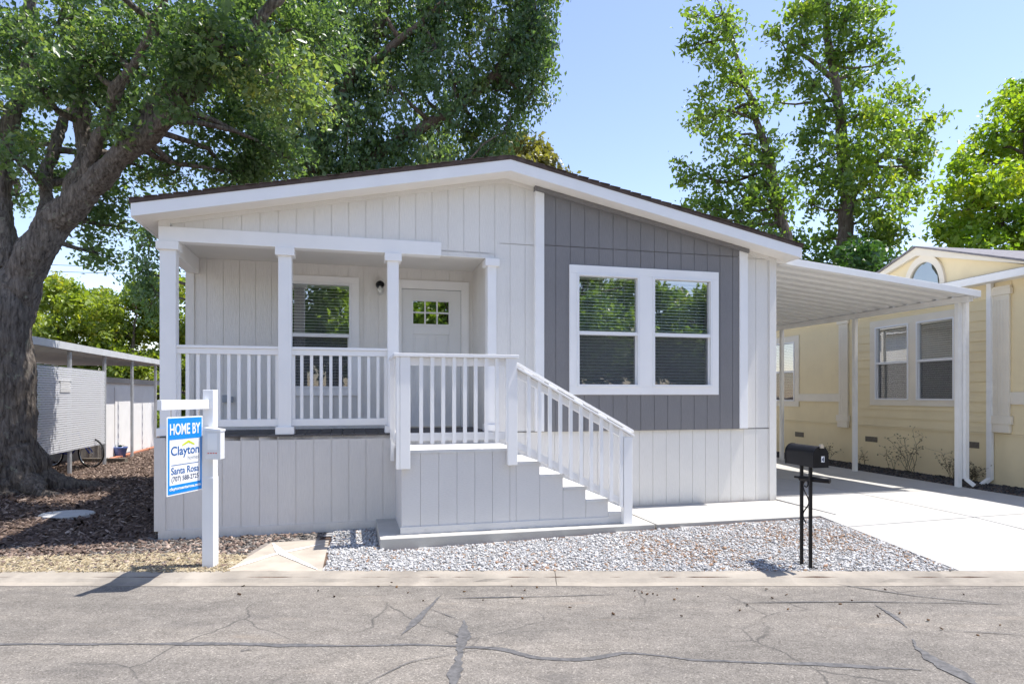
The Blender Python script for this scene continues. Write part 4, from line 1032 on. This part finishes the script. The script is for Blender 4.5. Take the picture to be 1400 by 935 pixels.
# large oak at the left
ob = (-8.55, 10.9, 0.)
A_ = lambda px, py, Y: at(px, py, Y)
limbs = [([(-8.64, 10.9, -.1), (-8.65, 10.9, .25), (-8.66, 10.9, .9), (-8.64, 10.9, 2.2), (-8.54, 10.9, 3.4), A_(38, 352, 10.9)], [.66, .54, .47, .43, .37, .22]),
         ([A_(14, 450, 10.9), A_(34, 380, 10.9), A_(75, 305, 10.85), A_(125, 255, 10.7), A_(175, 205, 10.4), A_(235, 155, 10.1), A_(300, 80, 9.8), A_(360, 20, 9.6), A_(430, -60, 9.4)], [.27, .30, .26, .195, .16, .13, .10, .07, .04]),
         ([A_(95, 285, 10.8), A_(120, 215, 10.9), A_(112, 150, 11.0), A_(102, 90, 11.2), A_(98, 0, 11.3), A_(90, -120, 11.5)], [.17, .14, .12, .10, .08, .04]),
         ([A_(12, 370, 10.95), A_(4, 300, 11.0), A_(2, 220, 11.1), A_(18, 150, 11.2), A_(42, 80, 11.4), A_(42, -20, 11.5), A_(60, -150, 11.6)], [.22, .15, .13, .12, .11, .09, .04]),
         ([A_(60, 300, 10.9), A_(62, 240, 11.4), A_(82, 180, 11.8), A_(92, 155, 12), A_(150, 60, 12.5)], [.12, .10, .08, .07, .04]),
         ([A_(120, 245, 10.7), A_(135, 190, 10.4), A_(160, 120, 10.), A_(215, 30, 9.6), A_(240, -70, 9.3)], [.12, .10, .08, .06, .03]),
         ([A_(180, 195, 10.4), A_(220, 120, 10.8), A_(290, 70, 11.2), A_(400, 40, 11.5)], [.11, .09, .07, .03])]
for a_, l_ in ((-.4, 1.0), (-1.4, .9), (.5, 1.1), (1.7, .9), (-2.5, 1.), (3., .9)):
    limbs.append(([(-8.65+.2*math.cos(a_), 10.9+.2*math.sin(a_), .75), (-8.65+.5*math.cos(a_), 10.9+.5*math.sin(a_), .22), (-8.65+l_*math.cos(a_), 10.9+l_*math.sin(a_), .0), (-8.65+1.6*l_*math.cos(a_+.15), 10.9+1.6*l_*math.sin(a_+.15), -.12)], [.26, .22, .12, .05]))
clumps = []
for px, py, Y, r in [(15,60,11.5,.7),(80,30,10.5,.6),(150,30,11.5,.75),(215,45,10.3,.6),(300,30,11,.75),(370,25,11.5,.8),(430,50,12,.8),(-30,140,11,.8),(45,200,12,.45),
                     (150,70,10.2,.6),(255,95,12,.6),(330,110,12,.75),(140,150,11.8,.6),(60,110,12.3,.6),(180,135,11.9,.4),(290,165,12,.6),(350,190,12.4,.65),
                     (150,215,11.9,.45),(250,225,11.8,.5),(320,240,12.5,.55),(115,300,11.8,.42),(145,270,12,.45),(130,345,12,.4),(160,310,12.3,.32),(95,250,12,.4),(205,235,12.2,.4),
                     (-20,60,12,.8),(-40,230,11.5,.6),(20,265,12.5,.4),(380,100,9.6,.62),(410,140,10.5,.55),(255,60,9.4,.6),(120,85,10,.5),(330,95,12,.55),(350,235,12.6,.5),(385,215,12.4,.5),(235,125,9.5,.5),(60,125,10.2,.5),(300,62,9.2,.55),(108,112,10.4,.5),(20,215,10.4,.42),(160,170,10.1,.33),(270,95,9.6,.42)]:
    clumps.append(cl(px, py, Y, r, .85, .62 if (px, py) in ((380,100),(410,140)) else random.uniform(.25, .5)))  # two clumps carry sunlight as a lighter leaf tone
for X, Y, Z in [(-9,9.5,9.5),(-7,9,9.2),(-5.2,8.4,8.6),(-3.6,8.2,8.4),(-6.4,7.6,8.4),(-4.6,7.1,7.8),(-3.0,9.4,9.4),(-6,11,10.4),(-9,12,10.5),(-5,7.7,7.2)]:
    clumps.append(((X, Y, Z), random.uniform(.6, .85), .8, random.uniform(.3, .5)))
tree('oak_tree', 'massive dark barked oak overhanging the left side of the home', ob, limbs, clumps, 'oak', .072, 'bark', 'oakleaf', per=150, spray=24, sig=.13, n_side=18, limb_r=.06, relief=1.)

# drooping tree behind the home
tbse = (-10., 23.8, 0.)
limbs = [([(-10., 23.8, -.1), (-10., 23.8, 3.), (-9., 23.8, 7.), (-7., 23.6, 11.), (-5., 23.5, 15.), (-4., 23.5, 19)], [.55, .5, .42, .34, .24, .1]),
         ([(-9., 23.7, 7.2), (-6.2, 23.2, 9.4), (-3., 23., 11.4), (-.6, 23., 13.2), (.5, 23, 15.5)], [.28, .22, .18, .13, .05]),
         ([(-7., 23.6, 10.6), (-5.6, 22.4, 13.), (-2.4, 22.1, 15.2)], [.22, .17, .07]),
         ([(-8., 23.6, 9.2), (-4.5, 22.6, 8.9), (-1.8, 22.4, 9.6)], [.16, .12, .05])]
clumps = []
rows = [(-130, 300, 800), (-75, 320, 775), (-25, 330, 745), (25, 335, 742), (75, 340, 735), (125, 345, 700), (170, 345, 680), (210, 345, 650), (250, 340, 610)]
for j, (py, xa, xb) in enumerate(rows):
    n = int((xb-xa)/40)
    for i in range(n+1):
        px = xa+(xb-xa)*i/n+random.uniform(-14, 14)*(i < n)-(14 if i == n else 0); Y = random.uniform(21.4, 25.2)
        if random.random() < .05 and i < n: continue
        clumps.append(cl(px, py+random.uniform(-16, 16), Y, random.uniform(.6, 1.05), 1.3, random.choice([.15, .25, .3, .42, .55, .7])))
for px, py in ((690,178),(664,212),(642,232),(738,55),(742,100),(725,130),(250,300),(225,275),(205,330),(190,370),(212,400)): clumps.append(cl(px, py, 23, .62, 1.2, .35))
tree('drooping_tree', 'tall drooping dark green tree rising behind the grey roof', tbse, limbs, clumps, 'hang', .125, 'bark2', 'hangleaf', per=72, spray=19, sig=.15, droop_len=.85, droop=1.2, upb=.4, twig=.04, limb_r=.09)

# slender and broad trees on the right
b1 = (*at(1090, 540, 25)[:2], 0.)
trunk = [(b1[0], 25, -.1), at(1088, 400, 25), at(1075, 320, 25), at(1055, 230, 25), at(1030, 140, 25), at(1005, 70, 25), at(985, 10, 25)]
c1 = [cl(px, py, 25+random.uniform(-1, 1), r, .8, tb) for px, py, r, tb in
      [(952,22,.45,.45),(988,22,.5,.45),(950,62,.5,.4),(985,85,.6,.5),(1002,112,.6,.5),(958,130,.4,.45),(1012,150,.55,.6),(955,160,.55,.5),(985,190,.6,.5),(1005,215,.55,.6),(950,245,.6,.35),(932,222,.3,.4),
       (965,285,.75,.4),(1000,290,.75,.35),(1035,260,.6,.45),(1060,300,.7,.4),(1082,335,.8,.3),(1015,320,.7,.35),(1025,200,.4,.6),(1045,330,.6,.3),(935,290,.45,.4),(1050,250,.5,.5),(975,-20,.5,.5),(1000,45,.5,.5),(1075,270,.6,.45),(1012,105,.5,.5),(1035,150,.5,.5),(1030,225,.55,.4),(1055,215,.4,.5),(975,160,.5,.5),(985,245,.6,.4),(1020,275,.65,.4),(970,60,.45,.5),(1045,190,.4,.5),(1070,355,.8,.3)]]
tree('slender_tree', 'slender leaning green tree just right of the grey roof', b1, [(trunk, [.3, .24, .2, .16, .11, .07, .03])], c1, 'pop', .155, 'bark2', 'popleaf', per=66, spray=13, sig=.22, droop=.8, twig=.025)
b2 = (*at(1152, 540, 27)[:2], 0.)
trunk = [(b2[0], 27, -.1), at(1153, 420, 27), at(1155, 330, 27), at(1158, 260, 27), at(1150, 180, 27), at(1138, 90, 27), at(1132, 0, 27), at(1132, -80, 27)]
br_ = [([at(1156, 285, 27), at(1185, 240, 27), at(1225, 190, 26.5)], [.15, .11, .04]), ([at(1142, 110, 27), at(1105, 80, 26.6), at(1075, 70, 26.4)], [.12, .09, .04])]
c2 = [cl(px, py, 27+random.uniform(-1.6, 1.3), r, .8, tb) for px, py, r, tb in
      [(1130,10,.8,.45),(1095,20,.7,.5),(1160,28,.8,.4),(1185,12,.7,.45),(1058,45,.45,.5),(1095,62,.75,.5),(1145,75,.8,.35),(1190,60,.65,.4),(1070,100,.7,.5),(1115,115,.7,.4),(1165,115,.8,.35),(1205,85,.5,.4),
       (1060,140,.35,.4),(1130,150,.8,.35),(1180,155,.8,.6),(1222,125,.45,.5),(1238,140,.5,.5),(1110,190,.7,.3),(1150,205,.85,.5),(1200,195,.9,.65),(1245,190,.7,.6),(1272,165,.4,.5),(1284,158,.25,.5),(1095,235,.65,.35),
       (1140,250,.8,.4),(1190,250,.9,.68),(1238,230,.75,.6),(1268,205,.5,.55),(1110,280,.5,.4),(1155,295,.7,.4),(1205,290,.85,.55),(1243,268,.6,.55),(1195,330,.8,.4),(1130,325,.6,.35),(1225,320,.5,.45),(1160,355,.8,.3),(1115,360,.7,.3),
       (1140,-35,.8,.45),(1175,-60,.7,.45),(1115,-70,.8,.45),(1140,-110,.7,.5),(1200,370,.8,.25),(1215,165,.6,.6),(1255,235,.5,.6),(1172,225,.7,.7)]]
tree('broad_tree', 'broad sunlit green tree behind the white carport', b2, [(trunk, [.4, .34, .3, .27, .22, .17, .12, .04])]+br_, c2, 'pop', .165, 'bark2', 'popleaf', per=62, spray=13, sig=.24, droop=.8, twig=.03)
b3 = (*at(1415, 540, 25)[:2], 0.)
c3 = [cl(px, py, 25+random.uniform(-1.5, 1.2), r, .85, tb) for px, py, r, tb in
      [(1300,262,.6,.6),(1318,225,.5,.55),(1335,270,.8,.7),(1345,210,.75,.6),(1360,180,.6,.6),(1385,150,.75,.65),(1400,125,.6,.6),(1395,195,.9,.7),(1365,250,.9,.75),(1415,250,1.,.6),(1320,310,.8,.5),(1370,305,.9,.55),(1420,310,1,.5),
       (1440,160,1,.6),(1450,220,1.1,.6),(1460,280,1.1,.5),(1300,320,.6,.4),(1340,340,.9,.4),(1400,345,.9,.4),(1285,295,.4,.6),(1480,200,1,.6)]]
tree('maple_tree', 'bright lime green tree above the yellow house at the right edge', b3, [([(b3[0], 25, -.1), at(1412, 380, 25), at(1408, 270, 25), at(1400, 150, 25)], [.35, .3, .2, .06])], c3, 'map', .17, 'bark2', 'limeleaf', per=80, spray=14, sig=.22, twig=.025)
b4 = (*at(722, 540, 34)[:2], 0.)
c4 = [cl(px, py, 34+random.uniform(-1, 1), r, .8, .5) for px, py, r in [(690,205,.6),(712,200,.7),(735,210,.7),(750,225,.6),(720,230,1.),(690,235,1.),(760,245,.7),(700,270,1.2),(740,270,1.2)]]
tree('olive_tree', 'small olive tinted treetop peeking over the roof ridge', b4, [([(b4[0], 34, -.1), at(722, 400, 34), at(720, 240, 34)], [.3, .25, .08])], c4, 'olv', .22, 'bark2', 'oliveleaf', per=60, spray=14, sig=.2, twig=.03)

def bush(name, label, px, Y, top, w, leafm, tb, size=.15, per=105):
    X = (px-700)/FPX*Y; ztop = EYE+(HOR-top)/FPX*Y; c = []
    k = 0; z = .5
    while z < ztop:
        f = z/ztop; ww = w*(1-.55*f*f)
        for i in range(max(2, int(ww/.62))):
            c.append(((X+random.uniform(-ww, ww)*.8, Y+random.uniform(-1, 1)*.9, z+random.uniform(-.3, .3)), random.uniform(.5, .85), .8, np.clip(tb+random.uniform(-.22, .2), 0, 1)))
        z += .75
    return tree(name, label, (X, Y, 0), [([(X, Y, -.1), (X, Y, ztop*.5), (X+.1, Y, ztop*.85)], [.14, .1, .03])], c, 'b', size, 'bark2', leafm, per=per, spray=13, sig=.16, twig=.015, group='yellow green trees beyond the left carport')
bush('bushy_tree', 'sunlit yellow green bushy tree nearest the oak trunk', 75, 30, 393, 2.4, 'bushleaf', .6)
bush('bushy_tree', 'yellow green bushy tree between oak trunk and porch, middle of its row', 128, 31.5, 392, 2.5, 'bushleaf', .55)
bush('bushy_tree', 'yellow green bushy tree seen just left of the porch post', 185, 30.5, 398, 2.3, 'bushleaf', .5)
bush('bushy_tree', 'pale bushy tree partly hidden by the left porch post', 240, 32, 372, 2.5, 'bushleaf', .5)
bush('bushy_tree', 'low bushy tree behind the fork of the oak', 12, 32, 345, 2.3, 'bushleaf', .6)
bush('dark_shrub', 'dark green shrub between carport roof and yellow gable', 1185, 24, 352, 1.6, 'shrubleaf', .5)

# trees across the road (seen as reflections in the windows)
pr = tree('street_tree', 'leafy tree across the road opposite the home', (8., -12., 0), [([(8, -12, -.1), (8, -12, 2.5), (8.2, -12, 5.5)], [.3, .25, .1])],
          [((8+random.gauss(0, 1.5), -12+random.gauss(0, 1.5), random.uniform(2.6, 8.2)), random.uniform(.8, 1.3), .85, random.uniform(.3, .6)) for _ in range(26)], 's', .24, 'bark2', 'popleaf', per=42, spray=12, sig=.2, group='trees across the road')
for X, Y, rz, s in ((13.5, -10, 70, 1.05), (18.5, -13, 150, .95), (3.0, -14, 230, 1.1), (-2.5, -12.5, 310, 1.), (24.5, -9, 20, .8), (20.3, -8.5, 100, .85), (22.5, -11, 200, .9)):
    c = pr.copy(); C.objects.link(c); c.location = (X, Y, 0); c.rotation_euler = (0, 0, R(rz)); c.scale = (s, s, s)
    for ch in list(pr.children): d = ch.copy(); C.objects.link(d); d.parent = c

# overhead wires, far left
wr = MB()
for k in range(2): wr.tube([at(-300, 352+k*9, 30), at(60, 362+k*9, 30), at(400, 372+k*9, 30)], .012, 5)
tag(wr.build('overhead_wire', 'black'), 'pair of thin overhead wires beyond the left trees', 'wire')

# ------------------------------------------------------------------ light, sky, camera
SUN_EL, SUN_AZ = 68., 14.4-7.                # azimuth counted from +X towards +Y
sd = Vector((math.cos(R(SUN_EL))*math.cos(R(SUN_AZ)), math.cos(R(SUN_EL))*math.sin(R(SUN_AZ)), math.sin(R(SUN_EL))))
L = bpy.data.lights.new('sun', 'SUN'); L.energy = 3.0; L.angle = R(.5); L.color = (1., .955, .89)
so_ = bpy.data.objects.new('sun', L); C.objects.link(so_); so_.rotation_euler = (-sd).to_track_quat('-Z', 'Y').to_euler(); so_.location = (20, 0, 30)
Wd = bpy.data.worlds.new('World'); SC.world = Wd; Wd.use_nodes = True; nt = Wd.node_tree; nt.nodes.clear()
sk = nt.nodes.new('ShaderNodeTexSky'); sk.sky_type = 'NISHITA'; sk.sun_disc = False; sk.sun_elevation = R(SUN_EL); sk.sun_rotation = R(90-SUN_AZ)
sk.air_density = 1.0; sk.dust_density = .2; sk.ozone_density = 2.6
bg = nt.nodes.new('ShaderNodeBackground'); bg.inputs['Strength'].default_value = .125
wo = nt.nodes.new('ShaderNodeOutputWorld'); tn = nt.nodes.new('ShaderNodeMix'); tn.data_type = 'RGBA'; tn.blend_type = 'MULTIPLY'; tn.inputs[0].default_value = 1.; tn.inputs[7].default_value = (1.03, .88, .86, 1)
nt.links.new(sk.outputs[0], tn.inputs[6]); nt.links.new(tn.outputs[2], bg.inputs[0]); nt.links.new(bg.outputs[0], wo.inputs[0])
cam = bpy.data.cameras.new('camera'); cam.sensor_width = 36; cam.lens = FPX/1400*36; cam.shift_y = (HOR-467.5)/1400; cam.clip_start = .05; cam.clip_end = 2000
co = bpy.data.objects.new('camera', cam); C.objects.link(co); co.location = (0, 0, EYE); co.rotation_euler = (R(90), 0, 0); SC.camera = co
SC.view_settings.view_transform = 'Standard'; SC.view_settings.look = 'None'; SC.view_settings.exposure = 1.36; SC.view_settings.gamma = 1
SC.view_settings.use_curve_mapping = False
SC.cycles.max_bounces = 8; SC.cycles.diffuse_bounces = 4; SC.cycles.glossy_bounces = 3; SC.cycles.transparent_max_bounces = 16; SC.cycles.transmission_bounces = 4
